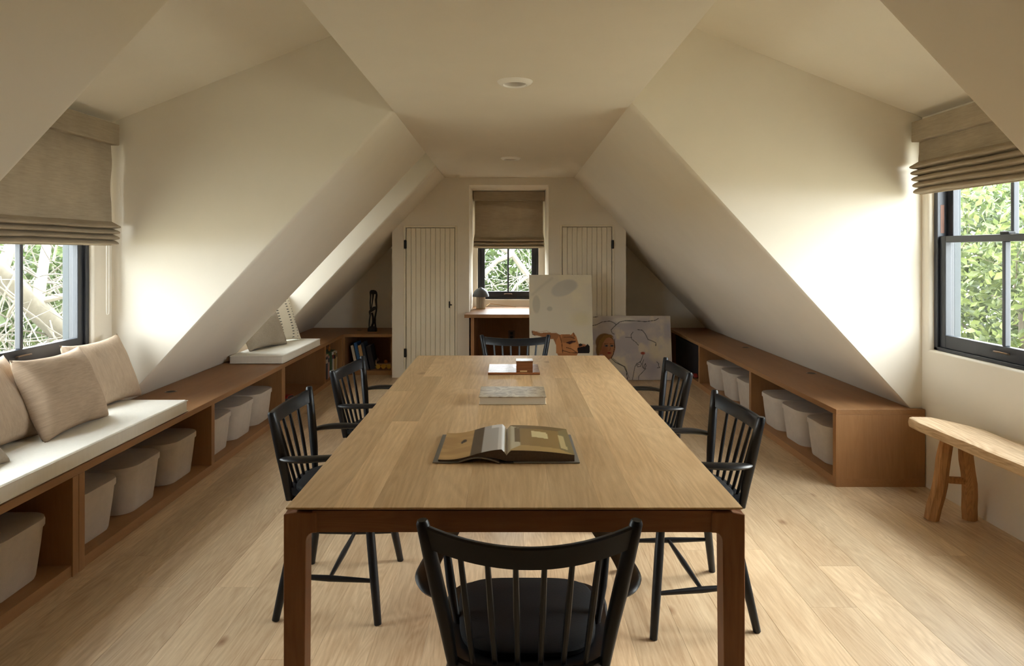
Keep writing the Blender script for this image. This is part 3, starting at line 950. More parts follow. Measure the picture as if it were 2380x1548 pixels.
# ------------------------------------------------------------------ black spindle-back armchairs
def make_chair(label):
    t = thing('spindle_armchair', label, 'chair', (0, 0, 0), 'black spindle-back armchairs around the table', local=True)
    bp = 'black_paint'
    # seat: rounded, wider in front, gently dished
    out = []
    for k in range(48):
        a = 2 * PI * k / 48
        c, s = math.cos(a), math.sin(a)
        ex = .5
        x = abs(c) ** ex * (1 if c > 0 else -1); y = abs(s) ** ex * (1 if s > 0 else -1)
        hw = .205 + .018 * y
        out.append((x * hw, y * .205 + .005))
    loft([[(p[0] * .93, p[1] * .93, .408) for p in out], [(p[0], p[1], .420) for p in out], [(p[0], p[1], .434) for p in out], [(p[0] * .97, p[1] * .97, .440) for p in out], [(p[0] * .8, p[1] * .8, .436) for p in out]]).build('seat', bp, t, smooth=True)
    pad = [(p[0] * .83, p[1] * .86 + .008) for p in out]
    loft([[(p[0] * .96, p[1] * .96, .437) for p in pad], [(p[0], p[1], .444) for p in pad], [(p[0], p[1], .452) for p in pad], [(p[0] * .95, p[1] * .95, .458) for p in pad], [(p[0] * .6, p[1] * .6, .459) for p in pad]]).build('seat_pad', 'seat_pad', t, smooth=True)
    for s in (-1, 1):
        MB().tube([(s * .172, -.160, .425), (s * .187, -.170, .52), (s * .203, -.181, .60), (s * .226, -.198, .72), (s * .235, -.205, .762), (s * .2355, -.2055, .769)], [.0125, .0165, .018, .0165, .0145, .011], 12).build('back_post', bp, t, smooth=True)
    # crest rail: bowed back and dipping in the middle
    mb = MB(); n = 20; vs = []; fs = []
    for k in range(n + 1):
        q = -1 + 2 * k / n
        x = .228 * q; b_ = 1 - q * q
        y = -.200 - .058 * b_; z = .733 - .024 * b_
        ty, nx = 0.0, 0.0
        tx = Vector((.228, .058 * 2 * q, 0)).normalized(); nn = Vector((-tx.y, tx.x, 0))
        hh = .025; th = .0085
        tilt = .006
        for (a, c) in ((-th, -hh), (-th, hh - .004), (-th * .5, hh), (th * .5, hh), (th, hh - .004), (th, -hh), (0, -hh - .002)):
            vs.append((x + nn.x * a, y + nn.y * a - c / hh * tilt, z + c))
    for k in range(n):
        for j in range(7):
            fs.append((k * 7 + j, k * 7 + (j + 1) % 7, (k + 1) * 7 + (j + 1) % 7, (k + 1) * 7 + j))
    fs += [tuple(range(7)), tuple(range(n * 7, n * 7 + 7))]
    mb.add(vs, fs).build('crest_rail', bp, t, smooth=True)
    for q in (-.66, -.40, -.135, .135, .40, .66):
        b_ = 1 - q * q
        top_ = (.228 * q, -.196 - .058 * b_, .715 - .024 * b_)
        bot = (.19 * q, -.168 - .012 * b_, .43)
        mid = tuple((a + c) / 2 for a, c in zip(top_, bot))
        MB().tube([bot, mid, top_], [.0065, .0078, .0062], 8).build('spindle', bp, t, smooth=True)
    for s in (-1, 1):
        pts = [(s * .200, -.178, .588), (s * .226, -.150, .592), (s * .240, -.10, .595), (s * .236, -.03, .597), (s * .222, .05, .599), (s * .208, .12, .600), (s * .203, .155, .599), (s * .202, .168, .597)]
        MB().tube(*spline(pts, [.014, .021, .026, .025, .023, .026, .024, .012]), 12, flat=(1, .46), up=(0, 0, 1)).build('arm', bp, t, smooth=True)
        MB().tube([(s * .172, -.01, .432), (s * .192, .03, .51), (s * .210, .075, .594)], [.009, .0125, .010], 10).build('arm_support', bp, t, smooth=True)
    legs = {}
    for (nm, tp, ft) in (('f', (.150, .130, .418), (.258, .190, 0)), ('r', (.140, -.120, .418), (.231, -.192, 0))):
        for s in (-1, 1):
            a = Vector((s * tp[0], tp[1], tp[2])); c = Vector((s * ft[0], ft[1], ft[2]))
            legs[nm, s] = (a, c)
            MB().tube([a, a.lerp(c, .35), a.lerp(c, .7), c.lerp(a, .006), c], [.0145, .0172, .0165, .0138, .012], 12).build('leg', bp, t, smooth=True)
    def at(nm, s, z):
        a, c = legs[nm, s]; return a.lerp(c, (a.z - z) / (a.z - c.z))
    mids = []
    for s in (-1, 1):
        p, q = at('f', s, .142), at('r', s, .150)
        mids.append((p + q) / 2)
        MB().tube([p, p.lerp(q, .15), p.lerp(q, .5), p.lerp(q, .85), q], [.007, .0085, .0115, .0085, .007], 10).build('stretcher', bp, t, smooth=True)
    p, q = mids
    MB().tube([p, p.lerp(q, .15), p.lerp(q, .5), p.lerp(q, .85), q], [.007, .0085, .0115, .0085, .007], 10).build('stretcher', bp, t, smooth=True)
    return t
chair0 = make_chair('black spindle armchair at the head of the table seen from behind, its seat pad visible')
chair0.location = (.044, 1.705, 0)
for (x, y, rz, lab) in (
        (.040, 4.60, 180, 'black spindle armchair facing the camera between the table end and the desk'),
        (-.668, 2.74, -90, 'black spindle armchair backing onto the felt bins, nearer one on the window-seat side'),
        (-.648, 3.585, -96, 'black spindle armchair backing onto the toy shelf, farther one on the window-seat side'),
        (.680, 2.655, 93, 'black spindle armchair nearer the rustic bench, on its side of the table'),
        (.667, 3.55, 91, 'black spindle armchair in front of the seated-portrait canvas, farther from the rustic bench')):
    c = copy_tree(chair0)
    c['label'] = lab; c.location = (x, y, 0); c.rotation_euler = (0, 0, math.radians(rz))

# ------------------------------------------------------------------ printed grids
def print_grid(nu, nv, fn_pos, fn_col, name, mat, parent, base, jitter=None):
    u, v = np.meshgrid(np.linspace(0, 1, nu), np.linspace(0, 1, nv))
    u = u.ravel(); v = v.ravel()
    co = fn_pos(u, v) - np.array(base)[None, :]
    i = np.arange((nu - 1) * (nv - 1)); a = (i // (nu - 1)) * nu + i % (nu - 1)
    faces = np.stack([a, a + 1, a + 1 + nu, a + nu], 1)
    me = bpy.data.meshes.new(name)
    me.from_pydata(co.tolist(), [], faces.tolist())
    at = me.color_attributes.new('print', 'FLOAT_COLOR', 'POINT')
    c = fn_col(u, v)
    at.data.foreach_set('color', np.concatenate([c, np.ones((len(c), 1))], 1).ravel())
    me.materials.append(M[mat]); me.shade_smooth()
    o = bpy.data.objects.new(name, me); o.parent = parent; COL.objects.link(o)
    return o
def L(*rgb): return np.array(s2l(rgb))
def paint(c, mask, rgb, a=1.0):
    mask = np.clip(mask * a, 0, 1)[:, None]
    c[:] = c * (1 - mask) + L(*rgb)[None, :] * mask
def ell(x, y, cx, cy, rx, ry, soft=.08, rot=0.0):
    dx, dy = x - cx, y - cy
    ca, sa = math.cos(rot), math.sin(rot)
    d = np.hypot((dx * ca + dy * sa) / rx, (-dx * sa + dy * ca) / ry)
    return np.clip((1 - d) / soft + .5, 0, 1)
def pline(x, y, pts, w, soft=2.0):
    d = np.full_like(x, 1e9)
    for (x0, y0), (x1, y1) in zip(pts[:-1], pts[1:]):
        vx, vy = x1 - x0, y1 - y0
        t_ = np.clip(((x - x0) * vx + (y - y0) * vy) / (vx * vx + vy * vy + 1e-9), 0, 1)
        d = np.minimum(d, np.hypot(x - x0 - t_ * vx, y - y0 - t_ * vy))
    return np.clip((w - d) / soft + .5, 0, 1)
def poly_in(x, y, pts):
    r = np.zeros(len(x), bool)
    for (x0, y0), (x1, y1) in zip(pts, pts[1:] + pts[:1]):
        cnd = (y0 > y) != (y1 > y)
        r ^= cnd & (x < (x1 - x0) * (y - y0) / ((y1 - y0) if y1 != y0 else 1e-9) + x0)
    return r.astype(float)

# ------------------------------------------------------------------ leaning paintings
def canvas(label, p_bl, p_br, height, lean, thick, nu, nv, colour):
    """bottom corners of the front face; leans back (+Y) by angle lean."""
    bl, br = Vector(p_bl), Vector(p_br)
    ux = (br - bl).normalized(); W = (br - bl).length
    nf = Vector((ux.y, -ux.x, 0)).normalized()          # towards the room
    up = (Vector((0, 0, 1)) * math.cos(lean) - nf * math.sin(lean)).normalized()
    fn = ux.cross(up).normalized()
    if fn.dot(nf) < 0: fn = -fn
    t = thing('painting', label, 'painting', (bl + br) / 2 - fn * thick, 'canvases leaning by the desk')
    base = PARENT_ORG[t.name]
    def pos(u, v):
        P0 = np.array(bl)[None, :] + np.outer(u * W, np.array(ux)) + np.outer(v * height, np.array(up)) + np.array(fn)[None, :] * .0006
        return P0
    print_grid(nu, nv, pos, colour, 'painted_face', 'canvas_paint', t, base)
    a = [bl, br, br + up * height, bl + up * height]
    bk = [p - fn * thick for p in a]
    mb = MB().add([*a, *bk], [(0, 1, 2, 3), (7, 6, 5, 4), (0, 4, 5, 1), (1, 5, 6, 2), (2, 6, 7, 3), (3, 7, 4, 0)])
    mb.build('stretcher_frame', 'canvas_side', t)
    return t

def portrait(u, v):
    zx = 770 + u * (1762 - 770); zy = 1345 - v * (1345 - 582)
    c = np.ones((len(u), 3)) * L(190, 182, 178)
    n1 = fbm(zx / 260, zy / 220, 3); n2 = fbm(zx / 140, zy / 160, 11)
    paint(c, np.clip((n1 - .5) * 6, 0, 1), (170, 165, 172), .8)
    paint(c, np.clip((n2 - .55) * 7, 0, 1), (206, 196, 176), .8)
    paint(c, ell(zx, zy, 1210, 635, 130, 34, .6), (214, 210, 200), .8)
    paint(c, ell(zx, zy, 1360, 700, 120, 60, .9), (158, 155, 164), .7)
    paint(c, ell(zx, zy, 1500, 1180, 110, 110, .9), (150, 146, 158), .7)
    paint(c, ell(zx, zy, 1560, 990, 60, 130, .9), (206, 194, 168), .7)
    paint(c, ell(zx, zy, 1715, 760, 50, 120, .9), (160, 157, 168), .7)
    ink = (44, 48, 46)
    for pts, w_ in (([(815, 700), (870, 690), (940, 655), (1030, 645), (1075, 660), (1110, 690)], 3.4),
                    ([(1620, 612), (1580, 635), (1460, 652), (1330, 642), (1220, 640), (1150, 655), (1080, 715), (1046, 750), (1055, 785), (1082, 803)], 3.6),
                    ([(1362, 746), (1420, 755), (1455, 800), (1485, 865), (1540, 885), (1578, 905), (1575, 940)], 3.6),
                    ([(1308, 776), (1282, 810), (1290, 860), (1340, 900), (1368, 933)], 3.2), ([(1215, 838), (1285, 842)], 2.6),
                    ([(1040, 1090), (1095, 1140), (1190, 1185), (1215, 1240), (1225, 1335)], 4.2), ([(1060, 1090), (1130, 1150), (1205, 1190), (1245, 1320)], 2.2),
                    ([(1422, 1045), (1395, 1115), (1378, 1135)], 3.0),
                    ([(1350, 1150), (1378, 1132), (1400, 1150), (1385, 1185), (1350, 1190), (1340, 1165), (1375, 1160)], 3.0),
                    ([(1425, 1105), (1410, 1150), (1408, 1195), (1430, 1212), (1452, 1180), (1445, 1150), (1432, 1170), (1420, 1205)], 3.0),
                    ([(1345, 1145), (1318, 1190), (1305, 1250), (1285, 1342)], 3.0), ([(1448, 1208), (1400, 1260), (1362, 1295), (1356, 1342)], 3.0),
                    ([(1580, 1128), (1602, 1150), (1600, 1180), (1617, 1198), (1582, 1200)], 3.0), ([(835, 598), (888, 592)], 3.5)):
        paint(c, pline(zx, zy, pts, w_), ink)
    paint(c, ell(zx, zy, 1418, 1028, 27, 17, .5), (150, 74, 62))
    # head
    paint(c, ell(zx, zy, 968, 900, 112, 108, .10), (120, 92, 58))
    paint(c, ell(zx, zy, 885, 990, 26, 75, .3), (118, 88, 56))
    paint(c, poly_in(zx, zy, [(900, 960), (1068, 940), (1050, 1085), (1000, 1110), (940, 1040), (895, 1050)]), (158, 108, 82))
    paint(c, ell(zx, zy, 1000, 955, 92, 118, .06), (172, 122, 92))
    paint(c, poly_in(zx, zy, [(880, 960), (905, 880), (960, 815), (1040, 805), (1080, 840), (1040, 835), (985, 850), (945, 905), (925, 985), (900, 1020)]), (136, 104, 62))
    paint(c, ell(zx, zy, 960, 1000, 45, 70, .8), (150, 92, 68), .7)
    for ex_ in (985, 1050):
        paint(c, ell(zx, zy, ex_, 940, 22, 12, .4), (92, 92, 96)); paint(c, ell(zx, zy, ex_ + 2, 941, 8, 8, .4), (34, 36, 44))
        paint(c, pline(zx, zy, [(ex_ - 24, 918), (ex_ + 20, 914)], 3.5), (112, 78, 54))
    paint(c, pline(zx, zy, [(1026, 945), (1032, 985), (1018, 994)], 4), (138, 88, 66))
    paint(c, ell(zx, zy, 1018, 1026, 24, 11, .4), (140, 58, 56))
    paint(c, pline(zx, zy, [(1085, 860), (1082, 960), (1066, 1040), (1040, 1085)], 4.5), (60, 48, 42))
    return np.minimum(c * 1.22, .9)

def recliner(u, v):
    zx = 48 + u * (826 - 48); zy = 1440 - v * (1440 - 97)
    c = np.ones((len(u), 3)) * L(206, 199, 182)
    n1 = fbm(zx / 320, zy / 300, 21)
    paint(c, np.clip((n1 - .48) * 5, 0, 1), (216, 208, 184), .8)
    paint(c, ell(zx, zy, 480, 260, 165, 92, .2, -.4), (186, 182, 172), .9)
    paint(c, ell(zx, zy, 560, 230, 90, 60, .4), (184, 180, 170), .8)
    paint(c, ell(zx, zy, 135, 460, 48, 110, .25), (186, 181, 166), .85)
    paint(c, ell(zx, zy, 300, 515, 34, 28, .4), (176, 172, 158), .8)
    paint(c, ell(zx, zy, 690, 640, 110, 80, .9), (204, 196, 166), .8)
    paint(c, pline(zx, zy, [(90, 340), (200, 240), (330, 140)], 16, 26), (190, 184, 168), .7)
    paint(c, poly_in(zx, zy, [(78, 785), (90, 780), (180, 808), (290, 806), (380, 812), (420, 830), (460, 840), (450, 1055), (385, 1055), (372, 950), (340, 880), (260, 880), (180, 850), (95, 830)]), (146, 100, 66))
    paint(c, poly_in(zx, zy, [(372, 905), (420, 830), (470, 825), (560, 830), (590, 802), (625, 850), (640, 905), (655, 945), (640, 1055), (375, 1055)]), (176, 120, 76))
    paint(c, poly_in(zx, zy, [(455, 830), (540, 826), (590, 846), (610, 880), (560, 915), (470, 930), (430, 900)]), (150, 102, 66))
    paint(c, poly_in(zx, zy, [(490, 925), (560, 905), (620, 905), (610, 925), (540, 945)]), (66, 44, 44))
    paint(c, ell(zx, zy, 600, 975, 45, 50, .5), (196, 140, 92), .8)
    for pts in ([(420, 840), (445, 930), (455, 1050)], [(470, 860), (560, 858), (600, 875)], [(590, 805), (600, 850)], [(500, 985), (560, 1000), (620, 1040)], [(80, 785), (85, 825), (120, 840)], [(455, 1020), (540, 1045), (640, 1050)]):
        paint(c, pline(zx, zy, pts, 4), (74, 46, 34))
    paint(c, ell(zx, zy, 700, 985, 60, 45, .3), (150, 96, 66))
    paint(c, poly_in(zx, zy, [(636, 990), (690, 975), (735, 968), (760, 940), (785, 965), (788, 1010), (782, 1056), (640, 1056)]), (36, 30, 30))
    paint(c, poly_in(zx, zy, [(648, 945), (672, 935), (700, 945), (700, 960), (660, 975)]), (40, 32, 32))
    for pts in ([(80, 800), (150, 790), (180, 800), (260, 782), (290, 800), (370, 800), (390, 815)], [(180, 905), (215, 935)], [(280, 930), (300, 915)]):
        paint(c, pline(zx, zy, pts, 2.2), (168, 120, 82), .8)
    # the figure goes on, behind the table
    paint(c, poly_in(zx, zy, [(385, 1055), (640, 1055), (600, 1130), (430, 1150)]), (160, 108, 70))
    return np.minimum(c * 1.18, .9)
def px2w(px, py, d): return ((px - 1184) * d / 1587, d, H - (py - 583) * d / 1587)
lean2 = .16
d0 = 7.16
xl, xr = (1369.0 - 1184) * d0 / 1587, (1563.5 - 1184) * d0 / 1587
canvas('wide canvas with a painted woman\'s head and sketched hand holding a flower', (xl, d0, .004), (xr, d0, .004), .672, lean2, .028, 190, 150, portrait)
d1 = 6.86
xl, xr = (1230.5 - 1184) * 6.94 / 1587, (1377.5 - 1184) * 6.94 / 1587
canvas('tall pale canvas with a reclining brown figure, leaning in front of the desk', (xl, d1, .004), (xr, d1, .004), 1.122, .155, .028, 150, 260, recliner)

# ------------------------------------------------------------------ desk in the recess
DZ = .70
t = thing('desk', 'built-in oak desk under the recess window with dark knee space', 'desk', (0, 7.6, 0))
MB().prism([(-.468, 7.08), (.458, 7.08), (.458, YW - .008), (REC[1] - .003, YW - .008), (REC[1] - .003, YE - .003), (REC[0] + .003, YE - .003), (REC[0] + .003, YW - .008), (-.468, YW - .008)], DZ - .036, DZ, 'Z').build('desk_top', 'cab', t, bev=.002)
MB().box(-.402, -.368, 7.10, 8.04, 0, DZ - .036).build('side_panel', 'cab_end', t, bev=.001)
MB().box(.358, .392, 7.10, 8.04, 0, DZ - .036).build('side_panel', 'cab_end', t, bev=.001)
MB().box(-.368, .358, 8.02, 8.04, 0, DZ - .036).build('back_panel', 'cab_end', t)
t = thing('wall_outlet', 'small brown outlet plate inside the desk knee space', 'outlet', (.025, 8.02, .37))
MB().box(-.012, .062, 8.012, 8.019, .315, .425).build('plate', 'outlet', t, bev=.002)
MB().box(.008, .042, 8.009, 8.013, .375, .408).box(.008, .042, 8.009, 8.013, .332, .365).build('socket', 'iron', t, bev=.002)
mb = MB().tube([(-.06, 7.92, .655), (0, 7.90, .635), (.06, 7.93, .66), (.10, 7.92, .615), (.03, 7.93, .64), (.12, 7.95, .655)], .004, 6)
tag(mb.build('power_cable', 'iron', org=(0, 7.93, .63)), 'loose black cable bunched under the desk top', 'cable')

# mushroom lamp
lx, ly = -.326, 7.78
t = thing('mushroom_lamp', 'small grey mushroom-shaped table lamp with ribbed base on the desk', 'lamp', (lx, ly, DZ))
MB().lathe([(.001, .245), (.012, .243), (.016, .238), (.05, .225), (.078, .195), (.092, .160), (.095, .140), (.090, .138), (.075, .165), (.045, .195), (.001, .21)], (lx, ly, DZ), 32).build('lamp_shade', 'lamp_shade', t, smooth=True)
rib = MB().box(-.0045, .0045, -.004, .004, .004, .15).mesh('rib', bev=.0015, seg=1); rib.materials.append(M['cream'] if 'cream' in M else M['paper'])
for k in range(20):
    a = 2 * PI * k / 20
    o = bpy.data.objects.new('rib', rib); o.parent = t; o.location = (.048 * math.cos(a), .048 * math.sin(a), 0); o.rotation_euler = (0, 0, a + PI / 2); COL.objects.link(o)
MB().lathe([(.001, .004), (.043, .004), (.043, .16), (.001, .16)], (lx, ly, DZ), 24).build('core', 'iron', t)
MB().lathe([(.001, .001), (.054, .001), (.054, .006), (.001, .006)], (lx, ly, DZ), 28).build('base', 'brass', t, smooth=True)
MB().tube([(lx + .05, ly + .03, DZ + .02), (lx + .1, ly + .1, DZ + .05), (lx + .2, ly + .18, DZ + .03), (lx + .33, ly + .2, DZ + .012), (lx + .4, ly + .21, DZ + .004)], .0028, 6).build('cord', 'brass', t, smooth=True)

# ------------------------------------------------------------------ things on the table
# open book
bx0, by0 = -.009, 1.956
t = thing('open_book', 'large open photo book lying on the table', 'book', (bx0, by0 + .15, TZ))
DEP = .295
def page_h(x, side):
    q = min(1, max(0, x / .195))
    g = min(1, (q + .03) / .10) ** .6
    if side > 0: return (.017 + .013 * (1 - q) + .004 * math.sin(PI * q)) * g
    return (.004 + .030 * (1 - q) ** 1.3 + .004 * math.sin(2 * PI * q)) * g
for s in (-1, 1):
    xs = np.linspace(0, .196, 28)
    prof = [(bx0 + s * x, TZ + .006 + page_h(x, s)) for x in xs]
    low = [(bx0 + s * x, TZ + .005 + (0.012 * math.sin(PI * min(1, x / .12)) if s < 0 and x < .12 else 0)) for x in xs]
    MB().prism(prof + low[::-1], by0 + .006, by0 + DEP - .006, 'Y').build('page_block', 'paper_edge', t)
    def pos(u, v, s=s):
        x = u * .196
        z = np.array([TZ + .0068 + page_h(a, s) for a in x])
        return np.stack([bx0 + s * x, by0 + .005 + v * (DEP - .010), z], 1)
    def colour(u, v, s=s):
        c = np.ones((len(u), 3)) * L(214, 212, 208)
        if s < 0:
            paint(c, (u > .40).astype(float), (188, 184, 178)); paint(c, ((u > .12) & (u < .36)).astype(float), (178, 174, 170))
            paint(c, ((u > .0) & (u < .12)).astype(float), (216, 214, 210))
            paint(c, ((u > .37) & (u < .55)).astype(float), (88, 74, 58)); paint(c, (u > .53).astype(float), (176, 140, 90))
            n_ = fbm(u * 3, v * 9, 4); paint(c, ((u > .53).astype(float)) * np.clip(n_ - .35, 0, 1), (212, 176, 118), 1.4)
            paint(c, ell(u, v, .67, .62, .035, .06, .5), (58, 46, 40)); paint(c, ell(u, v, .70, .58, .022, .05, .5), (58, 46, 40))
            paint(c, ((u < .25) & (v > .88)).astype(float), (228, 226, 224))
        else:
            paint(c, (u > .02).astype(float), (150, 122, 72))
            paint(c, poly_in(u, v, [(.02, .0), (.22, .2), (.22, .86), (.02, 1)]), (196, 186, 158))
            paint(c, poly_in(u, v, [(.13, .32), (.22, .30), (.22, .86), (.13, .9)]), (110, 90, 56))
            paint(c, poly_in(u, v, [(.22, .2), (.8, .14), (1, 0), (.02, 0)]), (178, 148, 92))
            paint(c, poly_in(u, v, [(.8, .14), (1, 0), (1, 1), (.84, .84)]), (136, 122, 84))
            paint(c, poly_in(u, v, [(.22, .86), (.84, .84), (1, 1), (.02, 1)]), (120, 98, 62))
            paint(c, poly_in(u, v, [(.40, .52), (.66, .48), (.64, .73), (.40, .77)]), (216, 200, 150))
            paint(c, poly_in(u, v, [(.83, .18), (.92, .14), (.90, .66), (.83, .68)]), (196, 178, 128))
        return c
    print_grid(60, 60, pos, colour, 'printed_page', 'print', t, PARENT_ORG[t.name])
    cw = .211
    if s > 0:
        MB().box(bx0 + .02, bx0 + cw, by0, by0 + DEP, TZ + .0008, TZ + .0045).build('cover_board', 'c_grey', t, bev=.001)
    else:
        xs2 = np.linspace(.02, cw, 20)
        hh = [TZ + .0008 + (0.014 * math.sin(PI * (x - .02) / .12) if x < .14 else 0) for x in xs2]
        poly = [(bx0 - x, h_) for x, h_ in zip(xs2, hh)] + [(bx0 - x, h_ + .0035) for x, h_ in list(zip(xs2, hh))[::-1]]
        MB().prism(poly, by0, by0 + DEP, 'Y').build('cover_board', 'c_grey', t)
MB().box(bx0 - .022, bx0 + .022, by0, by0 + DEP, TZ + .0008, TZ + .004).build('spine', 'c_dark', t)

# closed book
x0, x1, y0, y1 = -.121, .1465, 2.704, 2.912
t = thing('closed_book', 'closed hardback with marbled brown cover in the middle of the table', 'book', ((x0 + x1) / 2, (y0 + y1) / 2, TZ))
MB().box(x0, x1, y0, y1, TZ + .0008, TZ + .0035).build('cover_board', 'c_cream', t, bev=.0008)
MB().box(x0, x1, y0, y1, TZ + .0285, TZ + .0315).build('cover_board', 'marbled', t, bev=.0008)
MB().box(x0 + .004, x1 - .004, y0 + .004, y1 - .002, TZ + .0035, TZ + .0285).build('page_block', 'paper', t)
MB().box(x0, x1, y1 - .0022, y1 + .0015, TZ + .0008, TZ + .0315).build('spine', 'marbled', t, bev=.001)

# walnut tray and cube box
x0, x1, y0, y1 = -.1055, .150, 3.352, 3.60
t = thing('wooden_tray', 'glossy slatted walnut board at the far end of the table', 'tray', ((x0 + x1) / 2, (y0 + y1) / 2, TZ))
MB().box(x0, x1, y0, y1, TZ + .0006, TZ + .006).build('base_board', 'walnut', t, bev=.001)
ns = 6
for k in range(ns):
    a = y0 + (y1 - y0) * k / ns; c = y0 + (y1 - y0) * (k + 1) / ns
    MB().box(x0, x1, a + .0006, c - .0006, TZ + .006, TZ + .0125).build('slat', 'walnut2', t, bev=.0012)
bx0_, bx1_ = .034, .115
t = thing('walnut_box', 'small glossy walnut cube box standing on the slatted board', 'box', ((bx0_ + bx1_) / 2, 3.40, TZ + .0126))
MB().box(bx0_, bx1_, 3.358, 3.438, TZ + .0128, TZ + .062).build('body', 'walnut', t, bev=.0012)
MB().box(bx0_ - .002, bx1_ + .002, 3.356, 3.440, TZ + .0625, TZ + .068).build('lid', 'walnut2', t, bev=.0015)
MB().box(bx0_ + .018, bx1_ - .028, 3.356, 3.359, TZ + .015, TZ + .021).build('inlay', 'c_tan', t)

# ------------------------------------------------------------------ carved figure on the alcove bench
sx, sy = -1.555, 7.75
t = thing('carved_figure', 'tall slender openwork figure carved in black wood on the alcove bench', 'sculpture', (sx, sy, ZT))
def SP(a, c, dy=0): return (sx + (a - 1030) / 6.192 * 7.75 / 1587, sy + dy, ZT + (745 - c) / 6.192 * 7.75 / 1587)
loft([[(sx + q[0], sy + q[1], ZT + z) for q in rrect(w_, w_ * .8, .012, 3)] for (w_, z) in ((.100, .0005), (.098, .03), (.085, .046), (.05, .056))]).build('plinth', 'carving', t)
mb = MB()
def st(pts, r):
    if isinstance(r, (int, float)): r = [r] * len(pts)
    mb.tube([SP(*p) for p in pts], r, 8)
st([(985, 690, -.01), (990, 600, -.01), (998, 520, -.005), (990, 470, 0), (1000, 440, 0)], [.007, .008, .008, .011, .010])
st([(1015, 690, .01), (1038, 620, .012), (1035, 540, .01), (1020, 480, .005)], [.011, .014, .012, .012])
st([(1075, 690, .0), (1066, 610, 0), (1068, 540, 0), (1085, 450, 0), (1088, 400, 0), (1080, 300, 0), (1090, 220, 0), (1080, 180, 0)], [.009, .010, .010, .009, .010, .013, .011, .012])
st([(990, 465, 0), (1020, 440, -.01), (1060, 410, -.01), (1090, 400, 0)], [.012, .019, .020, .012])
st([(1000, 430, 0), (998, 330, 0), (1004, 250, 0), (1000, 180, 0)], [.007, .008, .008, .011])
st([(1012, 420, .01), (1025, 330, .01), (1036, 240, .01), (1040, 200, 0)], [.006, .007, .010, .013])
st([(998, 180, 0), (1015, 168, 0), (1045, 166, 0), (1072, 174, 0), (1086, 195, 0)], [.011, .013, .013, .013, .011])
st([(1005, 190, .004), (1035, 195, .004), (1080, 195, .004)], [.010, .017, .010])
mb.build('body', 'carving', t, smooth=True)

# ------------------------------------------------------------------ books and toys on the low shelves
def shelf_book(label, mat, c, w, h, d, ax='y', tilt=0.0, band=None):
    """standing book: c = lower front spine-side corner centre; ax 'y' = row runs along Y with spines to +X."""
    t = thing('book', label, 'book', c, 'books on the low shelves', local=True)
    if ax == 'y':
        dims = lambda a0, a1, b0, b1, z0, z1: MB().box(-b1, -b0, a0, a1, z0, z1)
    else:
        dims = lambda a0, a1, b0, b1, z0, z1: MB().box(a0, a1, b0, b1, z0, z1)
    dims(-w / 2, -w / 2 + .002, 0, d, 0, h).build('cover_board', mat, t)
    dims(w / 2 - .002, w / 2, 0, d, 0, h).build('cover_board', mat, t)
    dims(-w / 2, w / 2, 0, .002, 0, h).build('spine', mat, t)
    dims(-w / 2 + .002, w / 2 - .002, .002, d - .004, .003, h - .004).build('page_block', 'paper', t)
    if band: dims(-w / 2 - .0003, w / 2 + .0003, -.0006, .02, h * .72, h * .9).build('title_band', band, t)
    t.rotation_euler = (tilt, 0, 0) if ax == 'y' else (0, tilt, 0)
    return t
row = [('c_cream', 'c_dark', .045, .225, 'thick cream-spined book at the near end of the shelf row'), ('c_tan', 'c_dark', .05, .228, 'tan-spined book second in the shelf row'),
       ('c_grey', 'c_teal', .05, .222, 'grey-spined book with teal band in the shelf row'), ('c_slate', 'c_cream', .045, .226, 'slate-spined book in the middle of the shelf row'),
       ('c_pinkish', 'c_dark', .045, .228, 'pinkish-spined book in the shelf row'), ('c_pinkish', 'c_slate', .04, .220, 'thinner pinkish book with slate band in the shelf row'),
       ('c_green', None, .05, .250, 'green book standing taller near the corner of the shelf'), ('c_teal', None, .03, .215, 'teal book beside the taller green one'),
       ('c_white', 'c_red', .05, .235, 'white-spined book beyond the teal one on the shelf'),
       ('c_tan', 'c_dark', .045, .226, 'second tan-spined book, deep in the shelf row'), ('c_yellow', None, .04, .205, 'low yellow book deep in the shelf row'), ('c_cream', 'c_slate', .045, .23, 'cream book with slate band nearest the corner stile')]
y = 6.79
for k, (mat, band, w_, h_, lab) in enumerate(row):
    shelf_book(lab, mat, (-1.86 - .004 * (k % 3), y + w_ / 2, .0485), w_, h_, .16, 'y', 0.0, band)
    y += w_ + .006 + (.012 if k == 7 else 0)
# flat items on top of the row
for k, (mat, z, lab) in enumerate((('c_tan', .280, 'flat tan board lying across the shelf row of books'), ('c_dark', .297, 'flat dark book lying on the tan board'))):
    t = thing('book', lab, 'book', (-1.95, 6.92, z), 'books on the low shelves')
    MB().box(-2.03, -1.865 - .01 * k, 6.79, 7.06 - .06 * k, z, z + .002).build('cover_board', mat, t); MB().box(-2.03, -1.865 - .01 * k, 6.79, 7.06 - .06 * k, z + .013, z + .015).build('cover_board', mat, t)
    MB().box(-2.02, -1.872 - .01 * k, 6.793, 7.055 - .06 * k, z + .002, z + .013).build('page_block', 'paper', t)
